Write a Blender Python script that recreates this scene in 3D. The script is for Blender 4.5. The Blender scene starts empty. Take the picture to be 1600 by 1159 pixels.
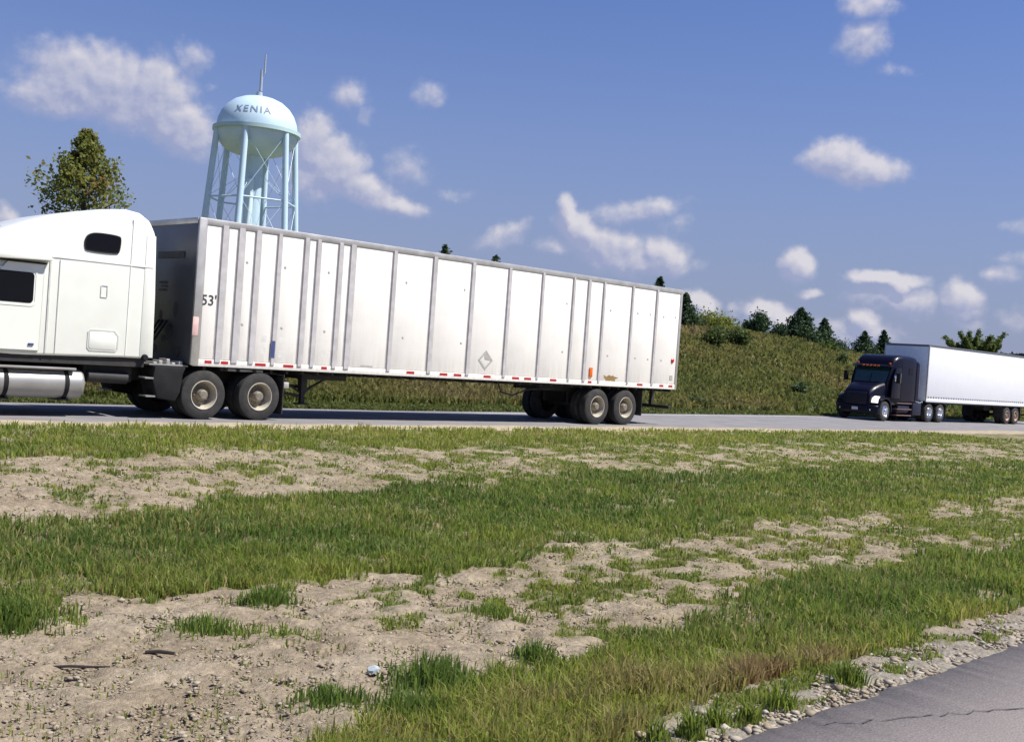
import bpy, bmesh, math, random
import numpy as np
from mathutils import Vector, Matrix

scene = bpy.context.scene
COL = scene.collection
rnd = random.Random(11)
rng = np.random.default_rng(7)

# ---------------------------------------------------------------- camera
cam_d = bpy.data.cameras.new("camera")
cam = bpy.data.objects.new("camera", cam_d)
COL.objects.link(cam)
AZ, PITCH, ROLL, CAM_H = 0.79648, -0.01311, 0.07132, 1.760
_f = Vector((math.cos(AZ) * math.cos(PITCH), math.sin(AZ) * math.cos(PITCH), math.sin(PITCH)))
_r = Vector((math.sin(AZ), -math.cos(AZ), 0.0))
_u = _r.cross(_f)
_R = _r * math.cos(ROLL) + _u * math.sin(ROLL)
_U = _u * math.cos(ROLL) - _r * math.sin(ROLL)
m = Matrix.Identity(4)
for i in range(3):
    m[i][0], m[i][1], m[i][2] = _R[i], _U[i], -_f[i]
m[2][3] = CAM_H
cam.matrix_world = m
cam_d.sensor_width = 36.0
cam_d.lens = 39.60
cam_d.clip_start = 0.1
cam_d.clip_end = 6000.0
scene.camera = cam

# ---------------------------------------------------------------- light, sky, exposure
SUN_DIR = Vector((0.40, -0.52, 1.0)).normalized()
SUN_STRENGTH = 4.2
SKY_STRENGTH = 0.050
EXPOSURE = 0.8
sun_d = bpy.data.lights.new("sun", 'SUN')
sun_d.energy = SUN_STRENGTH
sun_d.angle = math.radians(0.53)
sun_d.color = (1.0, 0.955, 0.88)
sun = bpy.data.objects.new("sun", sun_d)
COL.objects.link(sun)
sun.location = (0, -10, 60)
sun.rotation_euler = SUN_DIR.to_track_quat('Z', 'Y').to_euler()

scene.view_settings.view_transform = 'Standard'
scene.view_settings.look = 'None'
scene.view_settings.gamma = 1.0
scene.view_settings.use_curve_mapping = False
scene.view_settings.exposure = EXPOSURE
scene.render.filter_size = 2.2
scene.render.engine = 'CYCLES'
scene.cycles.max_bounces = 6
scene.cycles.transparent_max_bounces = 8

world = bpy.data.worlds.new("World")
scene.world = world
world.use_nodes = True
wt = world.node_tree
wt.nodes.clear()
W = wt.nodes.new
sky = W('ShaderNodeTexSky')
sky.sky_type = 'NISHITA'
sky.sun_disc = False
sky.sun_elevation = math.asin(SUN_DIR.z)
sky.sun_rotation = math.pi / 2 - math.atan2(SUN_DIR.y, SUN_DIR.x)
sky.altitude = 200
sky.air_density = 1.25
sky.dust_density = 0.15
sky.ozone_density = 3.5

CLOUDS = [(66.72, 11.39, 2.38, 1.25, 0.9, 1), (68.21, 10.53, 1.83, 0.71, -4.1, 0.9), (63.95, 11.13, 1.27, 1.36, 15.9, 1), (62.99, 10.06, 1.59, 1.04, 30.9, 0.95), (65.07, 10.39, 2.41, 0.96, 10.9, 0.8), (62.45, 13.11, 0.76, 0.67, -4.1, 0.55), (69.5, 10.33, 0.73, 0.41, -4.1, 0.7), (56.5, 9.83, 0.75, 1.13, 15.9, 1), (55.36, 8.82, 1.33, 1.08, 25.9, 1), (54.02, 7.94, 1.66, 0.64, 20.9, 0.9), (52.37, 7.2, 1.41, 0.42, 7.9, 0.8), (56.25, 8.04, 1.26, 0.95, -4.1, 0.75), (54.81, 12.22, 0.75, 0.63, 5.9, 0.62), (53.88, 11.33, 0.38, 0.44, -4.1, 0.4), (50.89, 12.68, 0.69, 0.54, -4.1, 0.55), (51.69, 8.94, 1.02, 0.83, 15.9, 0.5), (49.18, 7.78, 0.96, 0.26, -4.1, 0.4), (46.61, 6.05, 1.23, 0.52, -24.1, 0.62), (43.35, 7.33, 0.42, 0.71, -14.1, 1), (42.72, 6.67, 0.97, 0.64, 20.9, 1.05), (41.73, 6.06, 1.48, 0.77, 15.9, 0.85), (40.56, 5.59, 1.68, 0.84, 5.9, 0.8), (38.37, 5.56, 1.03, 0.71, 20.9, 1.0), (40.07, 7.63, 1.99, 0.51, -12.1, 0.62), (38.8, 7.86, 0.77, 0.48, -4.1, 0.7), (43.82, 5.7, 0.91, 0.39, -4.1, 0.5), (39.24, 5.19, 1.93, 0.51, 0.9, 0.8), (37.95, 7.18, 0.83, 0.51, -4.1, 0.4), (29.45, 17.62, 1.07, 0.45, 0.9, 0.68), (29.48, 16.14, 0.96, 0.78, -4.1, 0.68), (27.95, 14.68, 0.9, 0.3, 3.9, 0.35), (30.32, 10.64, 1.17, 0.65, -4.1, 1.1), (29.09, 10.18, 1.47, 0.61, 3.9, 1.0), (31.8, 5.44, 0.66, 0.6, 20.9, 1.1), (27.61, 4.96, 1.42, 0.31, 3.9, 1.0), (26.58, 4.0, 1.23, 0.61, 5.9, 0.8), (28.0, 4.23, 1.42, 0.8, -4.1, 0.5), (26.92, 4.68, 0.43, 0.31, 25.9, 1.1), (24.15, 4.12, 0.78, 0.69, 15.9, 0.95), (22.52, 5.38, 0.77, 0.39, -4.1, 0.6), (31.14, 4.06, 0.5, 0.22, -4.1, 0.6), (32.9, 2.79, 1.08, 0.63, 15.9, 1.15), (33.75, 3.03, 0.38, 0.32, -4.1, 1.0), (28.43, 2.81, 0.53, 0.74, -39.1, 1.0), (29.05, 2.25, 1.87, 0.62, -4.1, 0.65), (36.38, 3.18, 0.71, 0.51, 20.9, 1.1), (34.63, 3.03, 0.45, 0.38, -4.1, 0.5), (23.88, 3.01, 0.66, 0.3, -4.1, 0.55), (26.18, 3.28, 1.04, 0.28, -4.1, 0.4), (22.12, 7.55, 0.59, 0.35, -4.1, 0.4), (21.69, 3.34, 0.71, 0.53, -4.1, 0.5), (70.33, 4.75, 0.53, 0.47, -4.1, 0.7), (61.58, 11.86, 0.27, 0.24, -4.1, 0.4), (22.02, 6.14, 0.89, 0.3, -4.1, 0.4),
          # the same kind of cloud round the rest of the sky
          (82, 9, 2.4, 1.1, 5, 1), (84.5, 8.3, 1.6, .8, 0, .9), (98, 13, 2.8, 1.2, -5, 1), (120, 8, 2.2, .9, 0, .9), (150, 12, 3, 1.4, 0, 1), (-170, 9, 2.5, 1, 0, .9),
          (-130, 11, 3, 1.3, 0, 1), (-95, 8, 2.2, 1, 0, .9), (-60, 12, 2.6, 1.1, 0, 1), (-30, 9, 2.4, 1, 0, .9), (-8, 11, 2.6, 1.2, 0, 1), (8, 7, 2, .9, 0, 1), (10.5, 6.4, 1.5, .7, 0, .9)]

grp = bpy.data.node_groups.new("cloud_field", 'ShaderNodeTree')
grp.interface.new_socket("Vector", in_out='INPUT', socket_type='NodeSocketVector')
grp.interface.new_socket("Value", in_out='OUTPUT', socket_type='NodeSocketFloat')
gi = grp.nodes.new('NodeGroupInput')
go = grp.nodes.new('NodeGroupOutput')
prev = None
for (az, el, rx, ry, rot, w) in CLOUDS:
    mp = grp.nodes.new('ShaderNodeMapping')
    mp.vector_type = 'TEXTURE'
    mp.inputs['Location'].default_value = (-az, el, 0)
    mp.inputs['Rotation'].default_value = (0, 0, -math.radians(rot))
    mp.inputs['Scale'].default_value = (rx * 1.72, ry * 1.72, 1)
    if prev is None:
        grp.links.new(gi.outputs[0], mp.inputs['Vector'])
    else:                               # keeps the blobs in sequence (the shader stack is short)
        ch = grp.nodes.new('ShaderNodeVectorMath'); ch.operation = 'MULTIPLY_ADD'
        ch.inputs[1].default_value = (1e-7, 1e-7, 1e-7)
        grp.links.new(prev, ch.inputs[0]); grp.links.new(gi.outputs[0], ch.inputs[2])
        grp.links.new(ch.outputs[0], mp.inputs['Vector'])
    ln = grp.nodes.new('ShaderNodeVectorMath'); ln.operation = 'LENGTH'
    grp.links.new(mp.outputs[0], ln.inputs[0])
    mr = grp.nodes.new('ShaderNodeMapRange')
    mr.interpolation_type = 'SMOOTHSTEP'
    mr.inputs['From Min'].default_value = 1.35
    mr.inputs['From Max'].default_value = 0.15
    mr.inputs['To Min'].default_value = 0.0
    mr.inputs['To Max'].default_value = w
    grp.links.new(ln.outputs['Value'], mr.inputs['Value'])
    if prev is None:
        prev = mr.outputs[0]
    else:
        mx = grp.nodes.new('ShaderNodeMath'); mx.operation = 'SMOOTH_MAX' if False else 'MAXIMUM'
        grp.links.new(prev, mx.inputs[0]); grp.links.new(mr.outputs[0], mx.inputs[1])
        prev = mx.outputs[0]
grp.links.new(prev, go.inputs[0])


def wmath(op, a, b=None, clamp=False):
    n = W('ShaderNodeMath'); n.operation = op; n.use_clamp = clamp
    for i, v in enumerate((a, b)):
        if v is None:
            continue
        if isinstance(v, (int, float)):
            n.inputs[i].default_value = v
        else:
            wt.links.new(v, n.inputs[i])
    return n.outputs[0]


tc = W('ShaderNodeTexCoord')
nrm = W('ShaderNodeVectorMath'); nrm.operation = 'NORMALIZE'
wt.links.new(tc.outputs['Generated'], nrm.inputs[0])
sep = W('ShaderNodeSeparateXYZ')
wt.links.new(nrm.outputs[0], sep.inputs[0])
azr = wmath('ARCTAN2', sep.outputs[1], sep.outputs[0])
elr = wmath('ARCSINE', sep.outputs[2])
cmb = W('ShaderNodeCombineXYZ')
wt.links.new(wmath('MULTIPLY', azr, -180 / math.pi), cmb.inputs[0])
wt.links.new(wmath('MULTIPLY', elr, 180 / math.pi), cmb.inputs[1])


def wnoise(vec, scale, detail, rough=.55):
    n = W('ShaderNodeTexNoise'); n.inputs['Scale'].default_value = scale
    n.inputs['Detail'].default_value = detail; n.inputs['Roughness'].default_value = rough
    wt.links.new(vec, n.inputs['Vector'])
    return n.outputs[0]


def field(off):
    ad = W('ShaderNodeVectorMath'); ad.operation = 'ADD'
    ad.inputs[1].default_value = off
    wt.links.new(cmb.outputs[0], ad.inputs[0])
    # warp the lookup so that the rims billow
    wn = W('ShaderNodeTexNoise'); wn.inputs['Scale'].default_value = 0.9; wn.inputs['Detail'].default_value = 4
    wt.links.new(ad.outputs[0], wn.inputs['Vector'])
    sb = W('ShaderNodeVectorMath'); sb.operation = 'SUBTRACT'; sb.inputs[1].default_value = (.5, .5, .5)
    wt.links.new(wn.outputs['Color'], sb.inputs[0])
    sc = W('ShaderNodeVectorMath'); sc.operation = 'SCALE'; sc.inputs['Scale'].default_value = .7
    wt.links.new(sb.outputs[0], sc.inputs[0])
    a2 = W('ShaderNodeVectorMath'); a2.operation = 'ADD'
    wt.links.new(ad.outputs[0], a2.inputs[0]); wt.links.new(sc.outputs[0], a2.inputs[1])
    g = W('ShaderNodeGroup'); g.node_tree = grp
    wt.links.new(a2.outputs[0], g.inputs[0])
    nz = wnoise(ad.outputs[0], 1.5, 6, .50)
    return wmath('ADD', g.outputs[0], wmath('MULTIPLY', wmath('SUBTRACT', nz, .5), .55))


f0 = field((0, 0, 0))
f1 = field((0.22, 0.50, 0))          # towards the light: a little up and to the right
alpha = W('ShaderNodeMapRange'); alpha.interpolation_type = 'SMOOTHSTEP'
alpha.inputs['From Min'].default_value = 0.15; alpha.inputs['From Max'].default_value = 0.80
wt.links.new(f0, alpha.inputs['Value'])
relief = wmath('MULTIPLY', wmath('SUBTRACT', f0, f1), 1.5)
lit = W('ShaderNodeMapRange')
lit.inputs['From Min'].default_value = -0.30; lit.inputs['From Max'].default_value = 0.75
wt.links.new(relief, lit.inputs['Value'])
ccol = W('ShaderNodeMixRGB')
ccol.inputs[1].default_value = (4.1, 4.5, 6.7, 1)
ccol.inputs[2].default_value = (8.9, 8.5, 8.9, 1)
wt.links.new(lit.outputs[0], ccol.inputs[0])
skymul = W('ShaderNodeMixRGB'); skymul.blend_type = 'MULTIPLY'; skymul.inputs[0].default_value = 1
skymul.inputs[2].default_value = (.80, .85, 1.25, 1)
wt.links.new(sky.outputs[0], skymul.inputs[1])
# summer haze low over the horizon, the same all the way round
hz = W('ShaderNodeMapRange'); hz.interpolation_type = 'SMOOTHSTEP'
hz.inputs['From Min'].default_value = .36; hz.inputs['From Max'].default_value = -.05
hz.inputs['To Max'].default_value = .88
wt.links.new(elr, hz.inputs['Value'])
hazed = W('ShaderNodeMixRGB'); hazed.inputs[2].default_value = (3.0, 3.5, 5.5, 1)
wt.links.new(hz.outputs[0], hazed.inputs[0]); wt.links.new(skymul.outputs[0], hazed.inputs[1])
skymix = W('ShaderNodeMixRGB')
wt.links.new(wmath('MULTIPLY', alpha.outputs[0], .84), skymix.inputs[0])
wt.links.new(hazed.outputs[0], skymix.inputs[1])
wt.links.new(ccol.outputs[0], skymix.inputs[2])
bg = W('ShaderNodeBackground'); bg.inputs['Strength'].default_value = SKY_STRENGTH
wt.links.new(skymix.outputs[0], bg.inputs['Color'])
world.cycles.sampling_method = 'MANUAL'
world.cycles.sample_map_resolution = 256
wo = W('ShaderNodeOutputWorld')
wt.links.new(bg.outputs[0], wo.inputs[0])


# ---------------------------------------------------------------- helpers
def tag(o, label=None, cat=None, group=None, kind=None):
    if label: o['label'] = label
    if cat: o['category'] = cat
    if group: o['group'] = group
    if kind: o['kind'] = kind
    return o


def empty(name, loc, rz=0.0):
    o = bpy.data.objects.new(name, None)
    o.location = loc
    o.rotation_euler = (0, 0, rz)
    o.empty_display_size = .2
    COL.objects.link(o)
    return o


def mat(name, col, rough=.5, metal=0.0, var=.12, scale=6.0, bump=0.0, bscale=40.0, dirt=None, dirt_amt=0.0, coat=0.0, spec=.5):
    """Principled with noise-driven colour variation, optional dirt colour and bump."""
    mt = bpy.data.materials.new(name); mt.use_nodes = True
    nt = mt.node_tree; N = nt.nodes; L = nt.links
    b = N['Principled BSDF']
    b.inputs['Roughness'].default_value = rough
    b.inputs['Metallic'].default_value = metal
    b.inputs['Specular IOR Level'].default_value = spec
    b.inputs['Coat Weight'].default_value = coat
    b.inputs['Coat Roughness'].default_value = .08
    t = N.new('ShaderNodeTexCoord')
    n = N.new('ShaderNodeTexNoise'); n.inputs['Scale'].default_value = scale; n.inputs['Detail'].default_value = 6
    L.new(t.outputs['Object'], n.inputs['Vector'])
    r = N.new('ShaderNodeMapRange'); r.inputs['From Min'].default_value = .3; r.inputs['From Max'].default_value = .7
    r.inputs['To Min'].default_value = 1 - var; r.inputs['To Max'].default_value = 1 + var
    L.new(n.outputs[0], r.inputs['Value'])
    mx = N.new('ShaderNodeMixRGB'); mx.blend_type = 'MULTIPLY'; mx.inputs[0].default_value = 1
    mx.inputs[1].default_value = (*col, 1)
    L.new(r.outputs[0], mx.inputs[2])
    out = mx.outputs[0]
    if dirt:
        n2 = N.new('ShaderNodeTexNoise'); n2.inputs['Scale'].default_value = scale * .45; n2.inputs['Detail'].default_value = 8
        n2.inputs['Roughness'].default_value = .7
        L.new(t.outputs['Object'], n2.inputs['Vector'])
        r2 = N.new('ShaderNodeMapRange'); r2.inputs['From Min'].default_value = .48; r2.inputs['From Max'].default_value = .8
        r2.inputs['To Max'].default_value = dirt_amt
        L.new(n2.outputs[0], r2.inputs['Value'])
        m2 = N.new('ShaderNodeMixRGB'); m2.inputs[2].default_value = (*dirt, 1)
        L.new(r2.outputs[0], m2.inputs[0]); L.new(out, m2.inputs[1])
        out = m2.outputs[0]
    L.new(out, b.inputs['Base Color'])
    if bump:
        n3 = N.new('ShaderNodeTexNoise'); n3.inputs['Scale'].default_value = bscale; n3.inputs['Detail'].default_value = 5
        L.new(t.outputs['Object'], n3.inputs['Vector'])
        bp = N.new('ShaderNodeBump'); bp.inputs['Strength'].default_value = bump; bp.inputs['Distance'].default_value = .02
        L.new(n3.outputs[0], bp.inputs['Height']); L.new(bp.outputs[0], b.inputs['Normal'])
    return mt


def leaf_mat(name, stops, trans=.3, rough=.6):
    """Leaf / grass material: colour from the point attribute 'tint' through a ramp."""
    mt = bpy.data.materials.new(name); mt.use_nodes = True
    nt = mt.node_tree; N = nt.nodes; L = nt.links
    N.clear()
    at = N.new('ShaderNodeAttribute'); at.attribute_name = 'tint'
    cr = N.new('ShaderNodeValToRGB')
    el = cr.color_ramp.elements
    while len(el) < len(stops):
        el.new(.5)
    for e, (p, c) in zip(el, stops):
        e.position = p; e.color = (*c, 1)
    L.new(at.outputs['Fac'], cr.inputs[0])
    b = N.new('ShaderNodeBsdfPrincipled'); b.inputs['Roughness'].default_value = rough
    b.inputs['Specular IOR Level'].default_value = .25
    tr = N.new('ShaderNodeBsdfTranslucent')
    L.new(cr.outputs[0], b.inputs['Base Color']); L.new(cr.outputs[0], tr.inputs['Color'])
    ms = N.new('ShaderNodeMixShader'); ms.inputs[0].default_value = trans
    L.new(b.outputs[0], ms.inputs[1]); L.new(tr.outputs[0], ms.inputs[2])
    o = N.new('ShaderNodeOutputMaterial'); L.new(ms.outputs[0], o.inputs[0])
    return mt


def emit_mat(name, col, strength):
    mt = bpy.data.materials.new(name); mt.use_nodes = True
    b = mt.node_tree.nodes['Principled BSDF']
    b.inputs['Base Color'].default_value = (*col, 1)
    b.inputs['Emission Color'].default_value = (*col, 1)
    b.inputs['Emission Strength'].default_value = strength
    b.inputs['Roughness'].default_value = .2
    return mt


def smooth(me, ang=35):
    me.shade_smooth()
    me.set_sharp_from_angle(angle=math.radians(ang))


class MB:
    def __init__(s):
        s.v = []; s.f = []

    def add(s, vs, fs):
        o = len(s.v)
        s.v += [tuple(x) for x in vs]
        s.f += [tuple(o + i for i in q) for q in fs]
        return s

    def box(s, x0, x1, y0, y1, z0, z1):
        vs = [(x, y, z) for x in (x0, x1) for y in (y0, y1) for z in (z0, z1)]
        return s.add(vs, [(0, 1, 3, 2), (4, 6, 7, 5), (0, 4, 5, 1), (2, 3, 7, 6), (0, 2, 6, 4), (1, 5, 7, 3)])

    def tube(s, p0, p1, r0, r1=None, n=10, caps=True):
        r1 = r0 if r1 is None else r1
        p0, p1 = Vector(p0), Vector(p1)
        d = (p1 - p0).normalized()
        a = d.orthogonal().normalized(); b = d.cross(a)
        vs = []
        for p, r in ((p0, r0), (p1, r1)):
            for i in range(n):
                t = 2 * math.pi * i / n
                vs.append(p + a * (r * math.cos(t)) + b * (r * math.sin(t)))
        fs = [(i, (i + 1) % n, n + (i + 1) % n, n + i) for i in range(n)]
        if caps:
            fs += [tuple(range(n))[::-1], tuple(range(n, 2 * n))]
        return s.add(vs, fs)

    def path(s, pts, r, n=8):
        rr = r if isinstance(r, (list, tuple)) else [r] * len(pts)
        rings = []
        P = [Vector(p) for p in pts]
        a = None
        for i, p in enumerate(P):
            d = (P[min(i + 1, len(P) - 1)] - P[max(i - 1, 0)]).normalized()
            if a is None:
                a = d.orthogonal().normalized()
            else:
                a = (a - d * a.dot(d)).normalized()
            b = d.cross(a)
            rings.append([p + (a * math.cos(2 * math.pi * k / n) + b * math.sin(2 * math.pi * k / n)) * rr[i] for k in range(n)])
        return s.loft(rings)

    def loft(s, rings, caps=True):
        n = len(rings[0])
        vs = [p for r in rings for p in r]
        fs = []
        for j in range(len(rings) - 1):
            for i in range(n):
                k = (i + 1) % n
                fs.append((j * n + i, j * n + k, (j + 1) * n + k, (j + 1) * n + i))
        if caps:
            fs += [tuple(range(n))[::-1], tuple(range((len(rings) - 1) * n, len(rings) * n))]
        return s.add(vs, fs)

    def lathe(s, prof, c, axis='z', n=24, sgn=1):
        """prof: list of (radius, height) along axis from centre c."""
        rings = []
        for r, h in prof:
            ring = []
            for i in range(n):
                t = 2 * math.pi * i / n
                a, b = r * math.cos(t), r * math.sin(t)
                h2 = h * sgn
                if axis == 'z': ring.append((c[0] + a, c[1] + b, c[2] + h2))
                elif axis == 'y': ring.append((c[0] + a, c[1] + h2, c[2] + b))
                else: ring.append((c[0] + h2, c[1] + a, c[2] + b))
            rings.append(ring)
        return s.loft(rings, caps=False)

    def prism(s, poly, y0, y1):
        """poly of (x, z) pushed out along y."""
        n = len(poly)
        vs = [(x, y0, z) for x, z in poly] + [(x, y1, z) for x, z in poly]
        fs = [(i, (i + 1) % n, n + (i + 1) % n, n + i) for i in range(n)]
        fs += [tuple(range(n))[::-1], tuple(range(n, 2 * n))]
        return s.add(vs, fs)

    def mesh(s, name, material, bevel=0.0, ang=35, seg=2):
        me = bpy.data.meshes.new(name)
        bm = bmesh.new()
        vs = [bm.verts.new(v) for v in s.v]
        for q in s.f:
            try:
                bm.faces.new([vs[i] for i in q])
            except ValueError:
                pass
        bmesh.ops.recalc_face_normals(bm, faces=bm.faces[:])
        if bevel:
            es = [e for e in bm.edges if len(e.link_faces) == 2 and e.calc_face_angle(0) > .6]
            bmesh.ops.bevel(bm, geom=es, offset=bevel, segments=seg, profile=.5, affect='EDGES', clamp_overlap=True)
        bm.to_mesh(me); bm.free()
        if material: me.materials.append(material)
        smooth(me, ang)
        return me

    def build(s, name, material, parent=None, bevel=0.0, ang=35, loc=None, kind=None, label=None, seg=2):
        o = bpy.data.objects.new(name, s.mesh(name, material, bevel, ang, seg))
        COL.objects.link(o)
        if parent: o.parent = parent
        if loc: o.location = loc
        if kind: o['kind'] = kind
        if label: o['label'] = label
        return o


def inst(o, loc=None, rot=None, scale=None, parent=None):
    c = o.copy(); COL.objects.link(c)
    if parent: c.parent = parent
    if loc is not None: c.location = loc
    if rot is not None: c.rotation_euler = rot
    if scale is not None: c.scale = scale
    return c


def fast_mesh(name, verts, quads=None, tris=None, material=None, tint=None, parent=None, smooth_it=False):
    me = bpy.data.meshes.new(name)
    nq = 0 if quads is None else len(quads)
    nt_ = 0 if tris is None else len(tris)
    me.vertices.add(len(verts))
    me.vertices.foreach_set('co', np.asarray(verts, np.float32).ravel())
    idx = []
    if nq: idx.append(np.asarray(quads, np.int32).ravel())
    if nt_: idx.append(np.asarray(tris, np.int32).ravel())
    idx = np.concatenate(idx)
    me.loops.add(len(idx)); me.loops.foreach_set('vertex_index', idx)
    me.polygons.add(nq + nt_)
    st = np.concatenate([np.arange(nq) * 4, nq * 4 + np.arange(nt_) * 3]).astype(np.int32)
    me.polygons.foreach_set('loop_start', st)
    me.update(calc_edges=True)
    if tint is not None:
        a = me.attributes.new('tint', 'FLOAT', 'POINT')
        a.data.foreach_set('value', np.asarray(tint, np.float32))
    if smooth_it: me.shade_smooth()
    if material: me.materials.append(material)
    o = bpy.data.objects.new(name, me)
    COL.objects.link(o)
    if parent: o.parent = parent
    return o


_T = np.random.default_rng(3).random((256, 256))


def vnoise(x, y):
    x = np.asarray(x, float); y = np.asarray(y, float)
    xi = np.floor(x).astype(int); yi = np.floor(y).astype(int)
    fx = x - xi; fy = y - yi
    fx = fx * fx * (3 - 2 * fx); fy = fy * fy * (3 - 2 * fy)
    a = _T[xi & 255, yi & 255]; b = _T[(xi + 1) & 255, yi & 255]
    c = _T[xi & 255, (yi + 1) & 255]; d = _T[(xi + 1) & 255, (yi + 1) & 255]
    return (a * (1 - fx) + b * fx) * (1 - fy) + (c * (1 - fx) + d * fx) * fy


def fbm(x, y, o=4):
    s = 0; a = 1; t = 0
    for k in range(o):
        s = s + a * vnoise(x * 2 ** k + 17.3 * k, y * 2 ** k + 9.1 * k); t += a; a *= .55
    return s / t


def sstep(a, b, x):
    t = np.clip((x - a) / (b - a), 0, 1)
    return t * t * (3 - 2 * t)


# ---------------------------------------------------------------- the lie of the land
def far_edge(u):
    return np.interp(u, [22, 50], [27.7, 30.7])


def road_z(v):
    return -np.clip((v - 23.8) * .0556, 0, .2)


def crest(u):
    return np.interp(u, [-300, 40, 70, 85, 100, 130, 200, 300, 1500], [4.5, 5.6, 5.4, 5.0, 4.5, 3.6, 1.5, .3, 0])


def terrain(u, v):
    u = np.asarray(u, float); v = np.asarray(v, float)
    t = np.clip((v - far_edge(u) - 1.2) / 22, 0, 1)
    prof = .6 * t + .4 * t * t * (3 - 2 * t)
    hill = crest(u) * prof * (1 - .35 * sstep(80, 200, v)) + (fbm(u * .12, v * .12, 3) - .5) * 1.1 * sstep(.05, .5, t) * (1 - sstep(200, 400, v))
    med = (fbm(u * .8, v * .8, 4) - .5) * .13 - .03
    swale = -.12 * np.exp(-((v - 9.5) / 4.0) ** 2)
    edge = sstep(2.9, 4.2, v) * (1 - sstep(18.2, 19.4, v))
    base = np.where(v < 3.02, -.10, np.where(v < 19.6, -.025 + edge * (med + swale), -.09 + road_z(v)))
    base = np.where(v > far_edge(u) - .1, -.05 - .2 + sstep(0, 1.5, v - far_edge(u)) * .06, base)
    return base + np.where(v > far_edge(u), hill, 0)


# bands of the median: lateral position of each edge, along the road
def bandA(u): return np.interp(u, [5, 8, 12, 16, 26, 42], [15.0, 15.3, 16.2, 16.4, 16.4, 16.0])
def bandB(u): return np.interp(u, [4, 5.4, 6.3, 9, 14, 17, 32], [11.4, 10.8, 11.5, 11.8, 12.3, 12.4, 12.4])
def bandC(u): return np.interp(u, [2.6, 3.1, 4.2, 5.5, 6.4, 8.5, 12, 16, 21], [7.0, 7.4, 7.5, 7.3, 7.2, 7.6, 7.9, 8.1, 8.0])
def bandD(u): return np.interp(u, [2.8, 3.2, 3.6, 4.2, 5, 6, 6.9, 8.4, 12, 15], [4.0, 4.15, 4.3, 4.62, 4.65, 4.7, 5.05, 5.3, 5.45, 5.45])
def bandE(u): return np.interp(u, [4, 4.5, 5.2, 7, 10], [3.32, 3.48, 3.58, 3.63, 3.7])


def cover(u, v):
    """share of ground hidden by grass 0..1, and a tint and height for the grass there"""
    n1 = fbm(u * 1.3 + 40, v * 1.3, 3) - .5
    n2 = .5 + (fbm(u * 1.5 + 7, v * 1.5 + 31, 3) - .5) * .62 + (fbm(u * 5.5 + 3, v * 5.5 + 8, 3) - .5) * .62 + (vnoise(u * 19, v * 19) - .5) * .12
    # rank of n2 (roughly uniform 0..1)
    q = np.clip((n2 - .5) / .30 + .5, 0, 1)
    vv = v + n1 * .8 * sstep(4.0, 6.5, v) + n1 * .45 + (fbm(u * 5, v * 5, 2) - .5) * .45
    A, B, C, D, E = bandA(u), bandB(u), bandC(u), bandD(u), bandE(u)
    far = vv > A; mid = (vv > B) & ~far; main = (vv > C) & (vv <= B); bare = (vv > D) & (vv <= C)
    front = (v + n1 * .35 > E) & (vv <= D)
    front &= (u + n1 * 1.6 + (v - 4) * .25 > 2.92)
    sprout = (v <= E + .2) & (v > 3.12 + .03 * (u - 4.5)) & ~front
    cov = np.zeros_like(u)
    cov = np.where(far, 1.0, cov)
    cov = np.where(mid, np.interp(u, [6, 9, 12, 20], [.14, .26, .42, .52]), cov)
    cov = np.where(main, .99, cov)
    bc = np.interp(u, [4, 5.0, 6.0, 7.2, 9, 12], [.0, .03, .13, .30, .42, .48])
    # grassy streaks that run along the road in the right half of the bare strip
    streak = np.exp(-((v - (D + .55 * (C - D))) / .35) ** 2) * sstep(5.8, 7.5, u) * .3
    cov = np.where(bare, np.clip(bc + streak, 0, 1), cov)
    cov = np.where(front, .99, cov)
    cov = np.where(sprout, .20, cov)
    g = sstep(1 - cov - .20, 1 - cov + .26, q) * (cov > .01)
    # thin scattered shoots where the soil is bare
    thin = (vv > D) & (vv < A) & (cov < .95)
    g = np.where(thin, np.maximum(g, .035 + .10 * sstep(5.5, 8.5, u)), g)
    g = np.where(cov > .95, np.clip(np.where(front, .36, .38) + q * .75, 0, 1), g)
    t1 = fbm(u * .7 + 3, v * .7 + 80, 3)
    tint = .44 + (fbm(u * 1.7, v * 1.7 + 20, 3) - .5) * .5
    tint = np.where(main, .20 + (t1 - .5) * .55 + .16 * (vv < C + .9), tint)
    tint = np.where(far, .50 + (t1 - .5) * .5, tint)
    fy = .24 + .42 * sstep(4.9, 4.0, v) * sstep(9, 5.5, u) + (t1 - .5) * .4
    red = sstep(4.15, 3.7, v + n1 * .8) * sstep(4.8, 6.0, u) * np.clip(.05 + 1.1 * (fbm(u * 2.1 + 9, v * 2.1, 3) - .25), 0, .5)
    tint = np.where(front, fy + red, tint)
    hgt = np.where(main, .115, np.where(far, .115, np.where(front, .13, .055))) * np.where(thin, .55 + .45 * g, 1)
    return g, np.clip(tint, 0, 1), hgt


# ---------------------------------------------------------------- ground sheet
def geo(a, b, n):
    return np.sign(a) * np.geomspace(abs(a), abs(b), n)


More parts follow.
